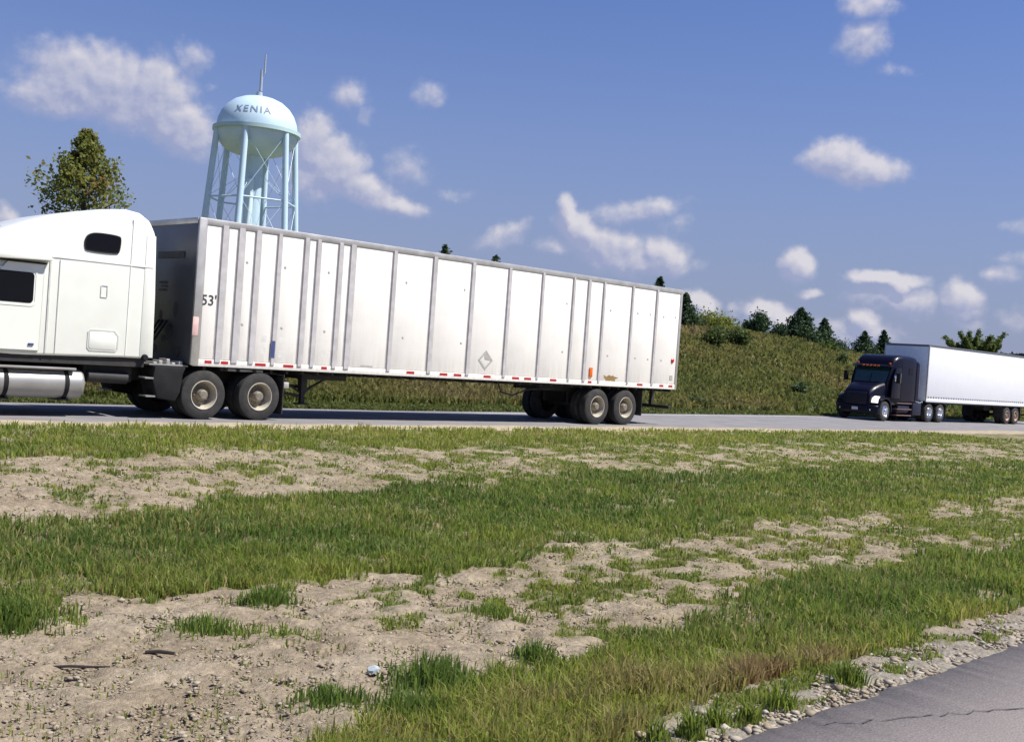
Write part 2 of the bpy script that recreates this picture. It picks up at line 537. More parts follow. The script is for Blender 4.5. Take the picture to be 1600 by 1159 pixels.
us = np.concatenate([geo(-2500, -40, 24), np.arange(-36, -4, 2.0), np.arange(-3, 1.5, .5), np.arange(1.6, 14, .065), np.arange(14, 50, .2), np.arange(50, 180, 1.5), np.geomspace(182, 3000, 36)])
vs_ = np.concatenate([geo(-2500, -8, 20), np.array([-6, -3, 0, 2, 2.6]), np.arange(2.9, 8.2, .05), np.arange(8.2, 20, .11), np.arange(20, 34, .5), np.arange(34, 82, 1.0), np.geomspace(84, 3000, 40)])
U_, V_ = np.meshgrid(us, vs_, indexing='ij')
Z_ = terrain(U_, V_)
near = (U_ > 1) & (U_ < 45) & (V_ > 3.05) & (V_ < 19)
Z_ = Z_ + near * ((vnoise(U_ * 9, V_ * 9) - .5) * .05 + (vnoise(U_ * 15, V_ * 15 + 9) - .5) * .035 + (vnoise(U_ * 4, V_ * 4 + 50) - .5) * .04)
g_, t_, h_ = cover(U_.ravel(), V_.ravel())
g_ = np.where((V_.ravel() > 3.05) & (V_.ravel() < 19.7), g_, np.where(V_.ravel() > 20, 1.0, .2))
nu, nv = U_.shape
ii, jj = np.meshgrid(np.arange(nu - 1), np.arange(nv - 1), indexing='ij')
a_ = (ii * nv + jj).ravel()
quads = np.stack([a_, a_ + nv, a_ + nv + 1, a_ + 1], -1)

gm = bpy.data.materials.new("bare_soil"); gm.use_nodes = True
nt = gm.node_tree; N = nt.nodes; L = nt.links
b = N['Principled BSDF']; b.inputs['Roughness'].default_value = .95; b.inputs['Specular IOR Level'].default_value = .15
geo_n = N.new('ShaderNodeNewGeometry')


def gnoise(scale, detail=5, rough=.6):
    n = N.new('ShaderNodeTexNoise'); n.inputs['Scale'].default_value = scale; n.inputs['Detail'].default_value = detail
    n.inputs['Roughness'].default_value = rough
    L.new(geo_n.outputs['Position'], n.inputs['Vector'])
    return n.outputs[0]


def ramp(src, stops):
    c = N.new('ShaderNodeValToRGB'); e = c.color_ramp.elements
    while len(e) < len(stops): e.new(.5)
    for x, (p, k) in zip(e, stops):
        x.position = p; x.color = (*k, 1)
    L.new(src, c.inputs[0])
    return c.outputs[0]


def mixc(fac, a, bb, mode='MIX'):
    n = N.new('ShaderNodeMixRGB'); n.blend_type = mode
    for i, v in ((0, fac), (1, a), (2, bb)):
        if isinstance(v, (int, float)): n.inputs[i].default_value = v
        elif isinstance(v, tuple): n.inputs[i].default_value = (*v, 1)
        else: L.new(v, n.inputs[i])
    return n.outputs[0]


soil = ramp(gnoise(1.1, 7, .65), [(.3, (.252, .203, .145)), (.5, (.322, .268, .198)), (.7, (.385, .330, .255))])
fine = ramp(gnoise(21, 6, .8), [(.30, (.42, .40, .38)), (.45, (.84, .83, .82)), (.56, (1.06, 1.05, 1.03)), (.70, (1.55, 1.52, 1.46))])
soil = mixc(1.0, soil, fine, 'MULTIPLY')
mid_ = ramp(gnoise(5.5, 5, .6), [(.32, (.78, .76, .75)), (.68, (1.16, 1.15, 1.13))])
soil = mixc(1.0, soil, mid_, 'MULTIPLY')
# crushed stone beside the near pavement
sx = N.new('ShaderNodeSeparateXYZ'); L.new(geo_n.outputs['Position'], sx.inputs[0])
gv_ = N.new('ShaderNodeMapRange'); gv_.inputs['From Min'].default_value = 3.75; gv_.inputs['From Max'].default_value = 3.35
ad_ = N.new('ShaderNodeMath'); ad_.operation = 'MULTIPLY_ADD'; ad_.inputs[1].default_value = .7
L.new(gnoise(3.0, 4), ad_.inputs[0]); L.new(sx.outputs[1], ad_.inputs[2]); 
sb_ = N.new('ShaderNodeMath'); sb_.operation = 'SUBTRACT'; sb_.inputs[1].default_value = .35
L.new(ad_.outputs[0], sb_.inputs[0]); L.new(sb_.outputs[0], gv_.inputs['Value'])
grv = ramp(gnoise(34, 4, .7), [(.3, (.15, .13, .105)), (.5, (.28, .25, .205)), (.7, (.38, .345, .29))])
soil = mixc(gv_.outputs[0], soil, grv)
at = N.new('ShaderNodeAttribute'); at.attribute_name = 'tint'
th = ramp(gnoise(3, 5), [(.3, (.105, .115, .045)), (.7, (.175, .160, .075))])
L.new(mixc(at.outputs['Fac'], soil, th), b.inputs['Base Color'])
bp = N.new('ShaderNodeBump'); bp.inputs['Strength'].default_value = .9; bp.inputs['Distance'].default_value = .035
L.new(gnoise(22, 6, .7), bp.inputs['Height']); L.new(bp.outputs[0], b.inputs['Normal'])
ground = fast_mesh('ground', np.stack([U_, V_, Z_], -1).reshape(-1, 3), quads=quads, material=gm, tint=g_, smooth_it=True)
tag(ground, kind='structure')

# ---------------------------------------------------------------- roads
asphalt = mat('worn_asphalt', (.20, .192, .195), .9, var=.16, scale=1.2, bump=.25, bscale=70, dirt=(.24, .225, .20), dirt_amt=.5, spec=.25)
asphalt2 = mat('purple_grey_asphalt', (.215, .190, .180), .92, var=.34, scale=85, bump=.25, bscale=150, dirt=(.24, .215, .20), dirt_amt=.35, spec=.2)


def strip(name, us, lo, hi, zf, m, skirt=.0, nv=8):
    vs, q = [], []
    n = nv + 1
    for i, u in enumerate(us):
        a, bb = lo(u), hi(u)
        for j in range(n):
            v = a + (bb - a) * j / nv
            vs.append((u, v, float(zf(u, v))))
        if skirt:
            vs.append((u, a, float(zf(u, a)) - skirt)); vs.append((u, bb, float(zf(u, bb)) - skirt))
    st = n + (2 if skirt else 0)
    for i in range(len(us) - 1):
        o = i * st
        for j in range(nv): q.append((o + j, o + st + j, o + st + j + 1, o + j + 1))
        if skirt:
            q.append((o, o + n, o + st + n, o + st)); q.append((o + nv, o + st + nv, o + st + n + 1, o + n + 1))
    ob = fast_mesh(name, vs, quads=q, material=m)
    return tag(ob, kind='structure')


ru = list(np.concatenate([geo(-1200, -40, 14), np.arange(-36, 80, 2.0), np.geomspace(82, 1600, 24)]))
strip('highway', ru, lambda u: 19.75, lambda u: float(far_edge(u)), lambda u, v: road_z(v), asphalt, .12, 24)
shoulder_m = mat('dusty_gravel', (.34, .285, .20), .95, var=.25, scale=5, bump=.5, bscale=50, dirt=(.30, .26, .19), dirt_amt=.6, spec=.15)
su = list(np.concatenate([geo(-600, -12, 12), np.arange(-10, 90, .35), np.geomspace(92, 900, 16)]))
strip('gravel_shoulder', su, lambda u: 19.12 + .2 * float(vnoise(u * 1.7, 6.1)), lambda u: 20.35 + float(vnoise(u * .9, 3.3) - .5) * .5 + float(vnoise(u * .2, 8.3) - .5) * .5, lambda u, v: .006 - .06 * max(0.0, 19.75 - v) ** 1.2, shoulder_m, 0, 8)
paint = mat('road_paint', (.72, .70, .66), .7, var=.25, scale=12, dirt=(.2, .2, .19), dirt_amt=.8)
lu = [x for x in ru if -30 < x < 400]
strip('road_line', lu, lambda u: float(far_edge(u)) - .75, lambda u: float(far_edge(u)) - .62, lambda u, v: road_z(v) + .005, paint, 0, 1)
for k in range(12):
    u0 = -9.5 + 12.2 * k
    strip('lane_dash', [u0, u0 + 1.5, u0 + 3.0], lambda u: 24.18, lambda u: 24.29, lambda u, v: road_z(v) + .005, paint, 0, 1)

nu_ = list(np.concatenate([geo(-400, -8, 10), np.arange(-6, 1, .5), np.arange(1, 16, .05), np.geomspace(16.5, 900, 26)]))
road_near = strip('road', nu_, lambda u: -8.0, lambda u: 3.0 + .03 * (u - 4.5) * (4.3 < u < 15) * .6 + .055 * float(vnoise(u * 4.2, .7) - .5) + .035 * float(vnoise(u * 13, 5.7) - .5), lambda u, v: 0.0 - .012 * max(0, (v - 2.9)) * 3, asphalt2, .08, 14)
# a tar-dark crack that wanders off across the near lane
cr_m = mat('crack', (.075, .068, .067), .95, var=.3, scale=20)
cv, cq = [], []
cpts = [(5.20, 2.93), (5.45, 2.80), (5.85, 2.66), (6.2, 2.53), (6.64, 2.38), (7.4, 2.1), (8.3, 1.7)]
cl = []
for i in range(len(cpts) - 1):
    for k in range(10):
        t = k / 10
        cl.append((cpts[i][0] * (1 - t) + cpts[i + 1][0] * t, cpts[i][1] * (1 - t) + cpts[i + 1][1] * t))
for i, (x, y) in enumerate(cl):
    j = (vnoise(i * .6, 2.2) - .5) * .045; w = .002 + .0055 * float(vnoise(i * .9, 7.7))
    cv += [(x + j, y + j - w, .0045), (x + j, y + j + w, .0045)]
    if i: cq.append((2 * i - 2, 2 * i, 2 * i + 1, 2 * i - 1))
o = fast_mesh('crack', cv, quads=cq, material=cr_m, parent=road_near)

# ---------------------------------------------------------------- grass
GRASS = leaf_mat('median_grass', [(0.0, (.100, .162, .036)), (.25, (.168, .238, .046)), (.48, (.232, .285, .054)), (.66, (.285, .335, .050)), (.82, (.35, .30, .12)), (1.0, (.29, .20, .095))], .52)
HILLG = leaf_mat('hill_grass', [(0.0, (.125, .155, .042)), (.3, (.180, .182, .052)), (.6, (.212, .190, .066)), (.85, (.235, .195, .085)), (1.0, (.25, .20, .10))], .5)


def blades(name, P, h, w, tint, material, lean=.95, parent=None):
    n = len(P)
    az = rng.random(n) * 2 * np.pi
    dx, dy = np.cos(az), np.sin(az)
    la = rng.random(n) * 2 * np.pi
    lm = (rng.random(n) ** 1.2) * lean * h
    lx, ly = np.cos(la) * lm, np.sin(la) * lm
    V = np.zeros((n, 5, 3), np.float32)
    V[:, 0] = P + np.stack([-dx * w * .5, -dy * w * .5, -.02 + 0 * w], -1)
    V[:, 1] = P + np.stack([dx * w * .5, dy * w * .5, -.02 + 0 * w], -1)
    V[:, 2] = P + np.stack([dx * w * .42 + lx * .38, dy * w * .42 + ly * .38, h * .6], -1)
    V[:, 3] = P + np.stack([-dx * w * .42 + lx * .38, -dy * w * .42 + ly * .38, h * .6], -1)
    V[:, 4] = P + np.stack([lx, ly, h * (1 - .25 * lm / np.maximum(h, 1e-4))], -1)
    b0 = np.arange(n) * 5
    q = np.stack([b0, b0 + 1, b0 + 2, b0 + 3], -1)
    t = np.stack([b0 + 3, b0 + 2, b0 + 4], -1)
    return fast_mesh(name, V.reshape(-1, 3), quads=q, tris=t, material=material, tint=np.repeat(tint, 5), parent=parent)


NC = 900000
th_ = AZ + (rng.random(NC) - .5) * math.radians(66)
rr = np.exp(rng.uniform(math.log(4.0), math.log(46), NC))
gu, gv = rr * np.cos(th_), rr * np.sin(th_)
k = (gv > 3.0) & (gv < 19.75)
gu, gv, rr = gu[k], gv[k], rr[k]
g, tnt, hh = cover(gu, gv)
edgefade = 1 - sstep(19.0, 19.7, gv) * .9
k = rng.random(len(gu)) < g * edgefade * .86
gu, gv, rr, g, tnt, hh = [x[k] for x in (gu, gv, rr, g, tnt, hh)]
clump = fbm(gu * 2.2 + 11, gv * 2.2 + 5, 3)
hh = hh * .92 * (.45 + 1.0 * clump) * (.55 + .8 * rng.random(len(gu))) * (.6 + .4 * g)
P = np.stack([gu, gv, terrain(gu, gv)], -1)
tint = tnt + (rng.random(len(gu)) - .5) * .26 + (clump - .5) * .5
dead = rng.random(len(gu)) < .09 + .10 * (fbm(gu * .9, gv * .9 + 60, 3) > .52)
tint = np.clip(np.where(dead, .74 + .16 * rng.random(len(gu)), tint), 0, 1)
hh = np.where(dead, hh * 1.15, hh * (.75 + .5 * rng.random(len(gu))))
grass = blades('grass', P, hh, (.0038 + .00078 * rr) * (.6 + .8 * rng.random(len(gu))), tint, GRASS)
tag(grass, kind='stuff')

# low grass fringe and tall dry hill grass beyond the highway
NH = 240000
th_ = math.radians(14) + rng.random(NH) * math.radians(64)
vv = 27.6 + rng.random(NH) ** 1.5 * 40
uu = vv / np.tan(th_)
k = (uu < 190) & (vv > far_edge(uu) + .05)
uu, vv = uu[k], vv[k]
off = vv - far_edge(uu)
cl1 = fbm(uu * .55, vv * .55, 4)
hgt = np.where(off < 1.5, .16, .42) * (.5 + .9 * cl1) * (.6 + .6 * rng.random(len(uu)))
dist = np.hypot(uu, vv)
big = fbm(uu * .16 + 5, vv * .16, 3)
tint = np.where(off < 1.6, .05, .42 + (big - .5) * 1.5) + (rng.random(len(uu)) - .5) * .16
P = np.stack([uu, vv, terrain(uu, vv)], -1)
hg = blades('hill_grass', P, hgt, (.0022 * dist) * (.5 + .8 * rng.random(len(uu))), np.clip(tint, 0, 1), HILLG, lean=1.1)
tag(hg, kind='stuff')

# ---------------------------------------------------------------- stones
ico = bmesh.new(); bmesh.ops.create_icosphere(ico, subdivisions=1, radius=1)
IV = np.array([v.co[:] for v in ico.verts]); IF = np.array([[v.index for v in f.verts] for f in ico.faces]); ico.free()
STONE = leaf_mat('stone', [(0.0, (.16, .125, .09)), (.35, (.26, .205, .145)), (.6, (.31, .26, .195)), (.85, (.35, .31, .25)), (1.0, (.42, .385, .33))], 0.0, .9)


def stones(name, P, s, tint):
    n = len(P)
    jit = 1 + (rng.random((n, 12, 1)) - .5) * .95
    sc = s[:, None] * np.stack([.7 + .7 * rng.random(n), .7 + .7 * rng.random(n), .28 + .4 * rng.random(n)], -1)
    V = IV[None] * jit * sc[:, None, :]
    a = rng.random(n) * 6.28
    c, sn = np.cos(a)[:, None], np.sin(a)[:, None]
    X = V[:, :, 0] * c - V[:, :, 1] * sn; Y = V[:, :, 0] * sn + V[:, :, 1] * c
    V = np.stack([X, Y, V[:, :, 2]], -1) + P[:, None, :]
    F = (IF[None] + (np.arange(n) * 12)[:, None, None]).reshape(-1, 3)
    o = fast_mesh(name, V.reshape(-1, 3), tris=F, material=STONE, tint=np.repeat(tint, 12))
    return tag(o, kind='stuff')


n = 38000
th_ = AZ + (rng.random(n) - .5) * math.radians(62); rr = np.exp(rng.uniform(math.log(4.2), math.log(20), n))
pu, pv = rr * np.cos(th_), rr * np.sin(th_)
g, _, _ = cover(pu, pv)
k = (pv > 3.3) & (pv < 18) & (rng.random(n) > g * 1.5)
pu, pv, rr = pu[k], pv[k], rr[k]
s = (.003 + .011 * rng.random(len(pu)) ** 6 + .0006 * rr) * (.7 + .6 * rng.random(len(pu)))
stones('dirt_clods', np.stack([pu, pv, terrain(pu, pv) + s * .2], -1), s, np.clip(.25 + .55 * rng.random(len(pu)) ** 1.4, 0, 1))
n = 5200
pu = 3.6 + rng.random(n) ** 1.3 * 9
pv = 3.02 + .03 * (pu - 4.5) * .6 + np.abs(rng.normal(0, .26, n)) * np.interp(pu, [4, 5, 12], [1.0, .85, .7])
s = (.005 + .021 * rng.random(n) ** 4) * (.8 + .5 * rng.random(n))
n2_ = 8000
pu2 = 3.6 + rng.random(n2_) ** 1.2 * 9
pv2 = 3.05 + .018 * (pu2 - 4.5) + np.abs(rng.normal(0, .36, n2_))
s2 = .003 + .010 * rng.random(n2_) ** 3
pu = np.concatenate([pu, pu2]); pv = np.concatenate([pv, pv2]); s = np.concatenate([s, s2]); n = len(pu)
stones('edge_gravel', np.stack([pu, pv, terrain(pu, pv) + s * .35], -1), s, np.clip(.25 + .75 * rng.random(n), 0, 1))

# ================================================================ vehicles
white_paint = mat('white_paint', (.80, .81, .745), .32, var=.03, scale=2, coat=.35, dirt=(.62, .60, .54), dirt_amt=.25)
panel_white = mat('panel_white', (.88, .85, .80), .5, var=.03, scale=1.6, dirt=(.66, .61, .53), dirt_amt=.35, bump=.12, bscale=1.7)


def add_grime(mt, col, z0, z1, amt):
    # road film thrown up from the wheels: runs and spatter, thickest along the lower rail
    nt = mt.node_tree; N = nt.nodes; L = nt.links
    b = N['Principled BSDF']
    src = b.inputs['Base Color'].links[0].from_socket
    t = N.new('ShaderNodeTexCoord'); mp = N.new('ShaderNodeMapping'); mp.inputs['Scale'].default_value = (7, 7, .55)
    L.new(t.outputs['Object'], mp.inputs['Vector'])
    n = N.new('ShaderNodeTexNoise'); n.inputs['Scale'].default_value = 1.6; n.inputs['Detail'].default_value = 7; n.inputs['Roughness'].default_value = .65
    L.new(mp.outputs[0], n.inputs['Vector'])
    s_ = N.new('ShaderNodeSeparateXYZ'); L.new(t.outputs['Object'], s_.inputs[0])
    g = N.new('ShaderNodeMapRange'); g.interpolation_type = 'SMOOTHSTEP'
    g.inputs['From Min'].default_value = z1; g.inputs['From Max'].default_value = z0
    L.new(s_.outputs[2], g.inputs['Value'])
    a = N.new('ShaderNodeMath'); a.operation = 'MULTIPLY_ADD'; a.inputs[1].default_value = .8; a.inputs[2].default_value = .16
    L.new(g.outputs[0], a.inputs[0])
    r = N.new('ShaderNodeMapRange'); r.inputs['From Min'].default_value = .42; r.inputs['From Max'].default_value = .78
    L.new(n.outputs[0], r.inputs['Value'])
    m_ = N.new('ShaderNodeMath'); m_.operation = 'MULTIPLY'; L.new(a.outputs[0], m_.inputs[0]); L.new(r.outputs[0], m_.inputs[1])
    m2 = N.new('ShaderNodeMath'); m2.operation = 'MULTIPLY'; m2.inputs[1].default_value = amt; m2.use_clamp = True
    L.new(m_.outputs[0], m2.inputs[0])
    mx = N.new('ShaderNodeMixRGB'); mx.inputs[2].default_value = (*col, 1)
    L.new(m2.outputs[0], mx.inputs[0]); L.new(src, mx.inputs[1]); L.new(mx.outputs[0], b.inputs['Base Color'])


add_grime(panel_white, (.44, .39, .31), 1.1, 1.8, .5)
post_grey = mat('galvanised_post', (.52, .50, .50), .55, .05, var=.12, scale=5, dirt=(.30, .28, .25), dirt_amt=.5)
rail_alu = mat('aluminium_rail', (.50, .485, .46), .42, .45, var=.15, scale=3, dirt=(.33, .30, .26), dirt_amt=.6)
dark_steel = mat('dark_chassis', (.022, .021, .021), .7, var=.3, scale=6, dirt=(.07, .06, .05), dirt_amt=.5)
rubber = mat('rubber', (.028, .027, .026), .85, var=.25, scale=8, dirt=(.085, .076, .065), dirt_amt=.55, bump=.2, bscale=30)
rim_cream = mat('rim_cream_paint', (.50, .46, .37), .5, var=.18, scale=9, dirt=(.20, .15, .10), dirt_amt=.7)
hub_dark = mat('hub_dirty_shaded_steel', (.20, .175, .135), .6, .1, var=.35, scale=18)  # hub and disc: dirt, plus shade inside the dish put into the colour
chrome = mat('polished_aluminium', (.82, .83, .85), .16, 1.0, var=.05, scale=9)
tank_alu = mat('tank_aluminium', (.36, .35, .335), .45, .5, var=.10, scale=3, dirt=(.30, .28, .25), dirt_amt=.5)
glass_dark = mat('dark_glass', (.006, .006, .008), .08, var=.05, spec=.18)
black_trim = mat('black_trim', (.014, .014, .015), .8, var=.2, spec=.25)
gap_grey = mat('panel_gap', (.55, .55, .52), .7, var=.1)
front_steel = mat('trailer_front_wall', (.095, .10, .115), .38, .1, var=.16, scale=1.4, dirt=(.04, .038, .036), dirt_amt=.85)
reflector_red = mat('reflector_red', (.42, .025, .03), .35, var=.2, scale=15)
orange_lens = mat('orange_lens', (.75, .14, .015), .3, var=.1)
red_lens = mat('red_lens', (.55, .015, .02), .25, var=.1)
ink = mat('dark_print', (.05, .05, .055), .6, var=.2)
grey_print = mat('grey_mark', (.40, .39, .36), .7, var=.25, scale=30)
blue_ink = mat('blue_print', (.05, .07, .20), .6, var=.2)
pink_sticker = mat('faded_pink_sticker', (.72, .47, .44), .6, var=.15)
rust = mat('rust_stain', (.27, .165, .06), .85, var=.4, scale=25)
navy = mat('navy_gloss_paint', (.004, .004, .014), .34, var=.12, scale=3, coat=.06, spec=.2)
navy2 = mat('navy_grille', (.008, .009, .026), .5, var=.2, scale=30)
bluish_white = mat('trailer_white_smooth', (.80, .81, .83), .4, var=.02, scale=1.5, coat=.1)


def quad(p, m, name, parent, **kw):
    b_ = MB(); b_.add(p, [(0, 1, 2, 3)])
    return b_.build(name, m, parent, **kw)


TYRE = [(.30, .0), (.345, -.005), (.44, .0), (.492, .02), (.508, .05), (.508, .10), (.496, .103), (.496, .112), (.508, .115), (.508, .165), (.496, .168), (.496, .177), (.508, .18), (.508, .23), (.49, .262), (.44, .285), (.345, .29), (.30, .285), (.30, .0)]
DISH = [(.302, -.004), (.296, -.012), (.283, -.008), (.276, .010), (.262, .060), (.250, .125), (.246, .165), (.236, .178)]
HUB = [(.244, .172), (.225, .180), (.175, .176), (.135, .165), (.126, .150), (.122, .085), (.108, .060), (.100, .020), (.080, .004), (.0005, .0)]
CONV = [(.302, -.004), (.292, -.012), (.280, .0), (.268, .05), (.250, .070), (.215, .030), (.165, .004), (.125, -.004), (.118, -.004)]
CHUB = [(.120, .0), (.115, -.055), (.095, -.075), (.06, -.085), (.0005, -.088)]
_wheel_cache = {}


def wheel(parent, x, y, sgn, z=.508, style='dish', rim_m=None, hub_m=None, dual=True):
    """tyre pair, rim and hub; y is the outer face, sgn +1 when the outer face looks to -y"""
    key = (style, sgn, rim_m.name, hub_m.name, dual)
    if key not in _wheel_cache:
        t = MB().lathe(TYRE, (0, 0, 0), 'y', 40, sgn)
        if dual:
            t.lathe(TYRE, (0, .335 * sgn, 0), 'y', 32, sgn)
        tm = t.mesh('wheel', rubber, ang=28)
        r = MB().lathe(DISH if style == 'dish' else CONV, (0, 0, 0), 'y', 36, sgn)
        # hand holes punched as dark recess plugs round the disc
        for i in range(0 if style == 'dish' else 10):
            a = 2 * math.pi * i / 10
            rr_ = .198 if style == 'dish' else .235
            yy = .172 if style == 'dish' else .040
            r.tube((rr_ * math.cos(a), (yy - .004) * sgn, rr_ * math.sin(a)), (rr_ * math.cos(a), (yy + .05) * sgn, rr_ * math.sin(a)), .024, n=8, caps=False)
        rm = r.mesh('rim', rim_m, ang=30)
        h = MB().lathe(HUB if style == 'dish' else CHUB, (0, 0, 0), 'y', 24, sgn)
        for i in range(10):
            a = 2 * math.pi * (i + .5) / 10
            y0 = .148 if style == 'dish' else -.004
            h.tube((.150 * math.cos(a), y0 * sgn, .150 * math.sin(a)), (.150 * math.cos(a), (y0 - .032) * sgn, .150 * math.sin(a)), .013, n=6)
        hm = h.mesh('hub', hub_m, ang=30)
        _wheel_cache[key] = (tm, rm, hm)
    tm, rm, hm = _wheel_cache[key]
    w = bpy.data.objects.new('wheel', tm); COL.objects.link(w); w.parent = parent
    w.location = (x, y, z); w.rotation_euler = (0, rnd.random() * 6.28, 0)
    r = bpy.data.objects.new('rim', rm); COL.objects.link(r); r.parent = w
    h = bpy.data.objects.new('hub', hm); COL.objects.link(h); h.parent = w
    return w


def text_mesh(txt, size, name, m, parent=None, shear=0.0, spacing=1.0, bold=0.0):
    c = bpy.data.curves.new(name, 'FONT'); c.body = txt; c.size = size; c.align_x = 'CENTER'; c.align_y = 'CENTER'
    c.space_character = spacing; c.shear = shear; c.offset = bold; c.resolution_u = 3
    o = bpy.data.objects.new(name, c); COL.objects.link(o)
    bpy.context.view_layer.update()
    me = bpy.data.meshes.new_from_object(o.evaluated_get(bpy.context.evaluated_depsgraph_get()))
    COL.objects.unlink(o); bpy.data.objects.remove(o)
    me.name = name
    me.materials.clear(); me.materials.append(m)
    t = bpy.data.objects.new(name, me); COL.objects.link(t)
    if parent: t.parent = parent
    return t


FACE_Y = Matrix(((1, 0, 0), (0, 0, 1), (0, 1, 0)))   # text plane -> x, z on a wall that looks to -y


# ---------------------------------------------------------------- white sheet-and-post trailer
ZB, ZT, LT, WT = 1.10, 4.13, 16.15, 2.59
tr = empty('semi_trailer', (11.39, 20.99, 0))
tag(tr, 'long white box trailer with grey upright side posts coupled behind the white tractor', 'trailer', 'semi trailers on the highway')
posts = [(.48, .67), (.86, 1.06), (1.27, 1.45), (1.82, 1.97), (2.50, 2.67), (2.82, 2.98), (3.41, 3.58), (3.74, 3.94), (4.97, 5.13), (6.20, 6.38), (7.47, 7.64), (8.75, 8.91), (10.00, 10.14), (11.22, 11.36), (11.83, 12.0), (12.48, 12.62), (13.74, 13.88), (14.87, 15.02)]
edges = [.16] + [x for p in posts for x in p] + [16.05]
MB().box(.03, LT - .03, .03, WT - .03, ZB + .08, ZT - .02).build('cargo_box', panel_white, tr)
for i in range(0, len(edges), 2):
    a, c = edges[i], edges[i + 1]
    for y0, y1 in ((.004, .026), (WT - .026, WT - .004)):
        o = MB().box(a + .004, c - .004, y0, y1, ZB + .155, ZT - .135).build('side_panel', panel_white, tr, bevel=.006)
for a, c in posts:
    for s in (0, 1):
        y0, y1 = (-.022, .0265) if s == 0 else (WT - .0265, WT + .022)
        w_ = (c - a)
        pb = MB()
        # hat section: flanges and a raised middle
        yy = (lambda d: d if s == 0 else WT - d)
        poly = [(a, .002), (a + .02, .002), (a + .035, -.028), (c - .035, -.028), (c - .02, .002), (c, .002), (c, .028), (a, .028)]
        r0 = [(x, yy(d), ZB + .10) for x, d in poly]; r1 = [(x, yy(d), ZT - .10) for x, d in poly]
        pb.loft([r0, r1])
        pb.build('side_post', post_grey, tr, ang=20)
for s in (0, 1):
    yy = (lambda d: d if s == 0 else WT - d)
    b_ = MB(); y = sorted((yy(-.012), yy(.03)))
    b_.box(0, LT, y[0], y[1], ZT - .135, ZT).build('top_rail', rail_alu, tr, bevel=.012)
    y = sorted((yy(-.006), yy(.03)))
    MB().box(.02, LT, y[0], y[1], ZB, ZB + .145).build('bottom_rail', panel_white, tr, bevel=.008)
    y = sorted((yy(-.016), yy(.05)))
    MB().box(-.03, .155, y[0], y[1], ZB + .01, ZT - .002).build('corner_post', rail_alu, tr, bevel=.02)
    y = sorted((yy(-.010), yy(.05)))
    MB().box(16.06, 16.16, y[0], y[1], ZB + .01, ZT - .002).build('rear_post', rail_alu, tr, bevel=.012)
fw = MB().box(-.02, .028, .06, WT - .06, ZB + .02, ZT - .01).build('front_wall', front_steel, tr, bevel=.006)
MB().box(-.035, -.015, .06, WT - .06, ZT - .12, ZT).build('front_rail', rail_alu, tr, bevel=.006)
MB().box(.02, LT - .02, .04, WT - .04, ZT - .02, ZT + .005).build('roof_sheet', rail_alu, tr)
for k in range(26):
    MB().box(.3 + k * .61, .36 + k * .61, .1, WT - .1, ZT + .004, ZT + .016).build('roof_bow', rail_alu, tr)
# a dark band of worn lettering and stains on the front wall
quad([(-.037, .52, 3.31), (-.037, 1.68, 3.31), (-.037, 1.68, 3.45), (-.037, .52, 3.45)], ink, 'dark_band', tr)
b_ = MB()
for (yc, zc, ry, rz) in [(1.0, 1.75, .20, .22), (1.25, 1.62, .12, .10), (.78, 2.22, .12, .22), (1.42, 2.05, .08, .25), (.6, 1.35, .2, .16), (1.7, 1.4, .25, .14)]:
    n_ = 26
    kk = [.75 + .55 * float(fbm(math.cos(6.283 * i / n_) * 1.4 + yc * 9, math.sin(6.283 * i / n_) * 1.4, 3) - .5) for i in range(n_)]
    b_.add([(-.0265, yc + ry * math.cos(6.283 * i / n_) * kk[i], zc + rz * math.sin(6.283 * i / n_) * kk[i]) for i in range(n_)], [tuple(range(n_))])
b_.build('grease_stain', ink, tr)
for k in range(3):
    quad([(-.0375, 1.22, 2.62 + k * .08), (-.0375, 1.56 - .1 * (k == 1), 2.62 + k * .08), (-.0375, 1.56 - .1 * (k == 1), 2.66 + k * .08), (-.0375, 1.22, 2.66 + k * .08)], ink, 'small_print', tr)
MB().box(-.04, .09, -.022, -.015, 1.72, 2.10).build('faded_sticker', pink_sticker, tr, bevel=.003)
# side marks
vm = MB().lathe([(.0005, -.008), (.02, -.007), (.034, .0)], (0, 0, 0), 'y', 10).mesh('vent_button', grey_print)
for (x, z) in [(1.13, 3.33), (1.11, 2.02), (2.07, 3.32), (3.21, 3.33), (2.08, 2.01), (3.2, 2.01), (5.44, 3.32), (5.44, 2.01), (7.3, 3.32), (7.3, 1.99), (11.05, 3.29), (11.0, 1.97), (12.88, 3.25), (12.88, 1.96), (14.09, 3.26), (14.67, 3.27), (14.11, 1.96), (14.7, 1.95), (15.31, 3.25), (15.87, 3.28), (15.33, 1.95)]:
    o = bpy.data.objects.new('vent_button', vm); COL.objects.link(o); o.parent = tr; o.location = (x, .003, z)
for (x, w_) in [(.37, .16), (.75, .17), (1.61, .26), (2.31, .26), (3.25, .15), (5.74, .24), (6.79, .25), (7.25, .25), (8.26, .25), (9.28, .26), (9.73, .26), (10.71, .26), (12.19, .16), (14.4, .26), (15.42, .2), (15.86, .2)]:
    b_ = MB()
    b_.box(x - w_ / 2, x + w_ / 2, -.010, -.006, 1.165, 1.225)
    b_.build('reflector', reflector_red, tr)
quad([(4.2, .0035, 1.262), (4.62, .0035, 1.262), (4.6, .0035, 1.30), (4.3, .0035, 1.31)], grey_print, 'scuff', tr)
MB().box(12.14, 12.27, -.03, -.002, 1.33, 1.60).build('marker_lamp', orange_lens, tr, bevel=.02)
o = MB().lathe([(.0005, -.035), (.05, -.03), (.07, -.01), (.07, .004)], (15.88, 0, 1.97), 'y', 14).build('marker_lamp', red_lens, tr, label='round red marker lamp')
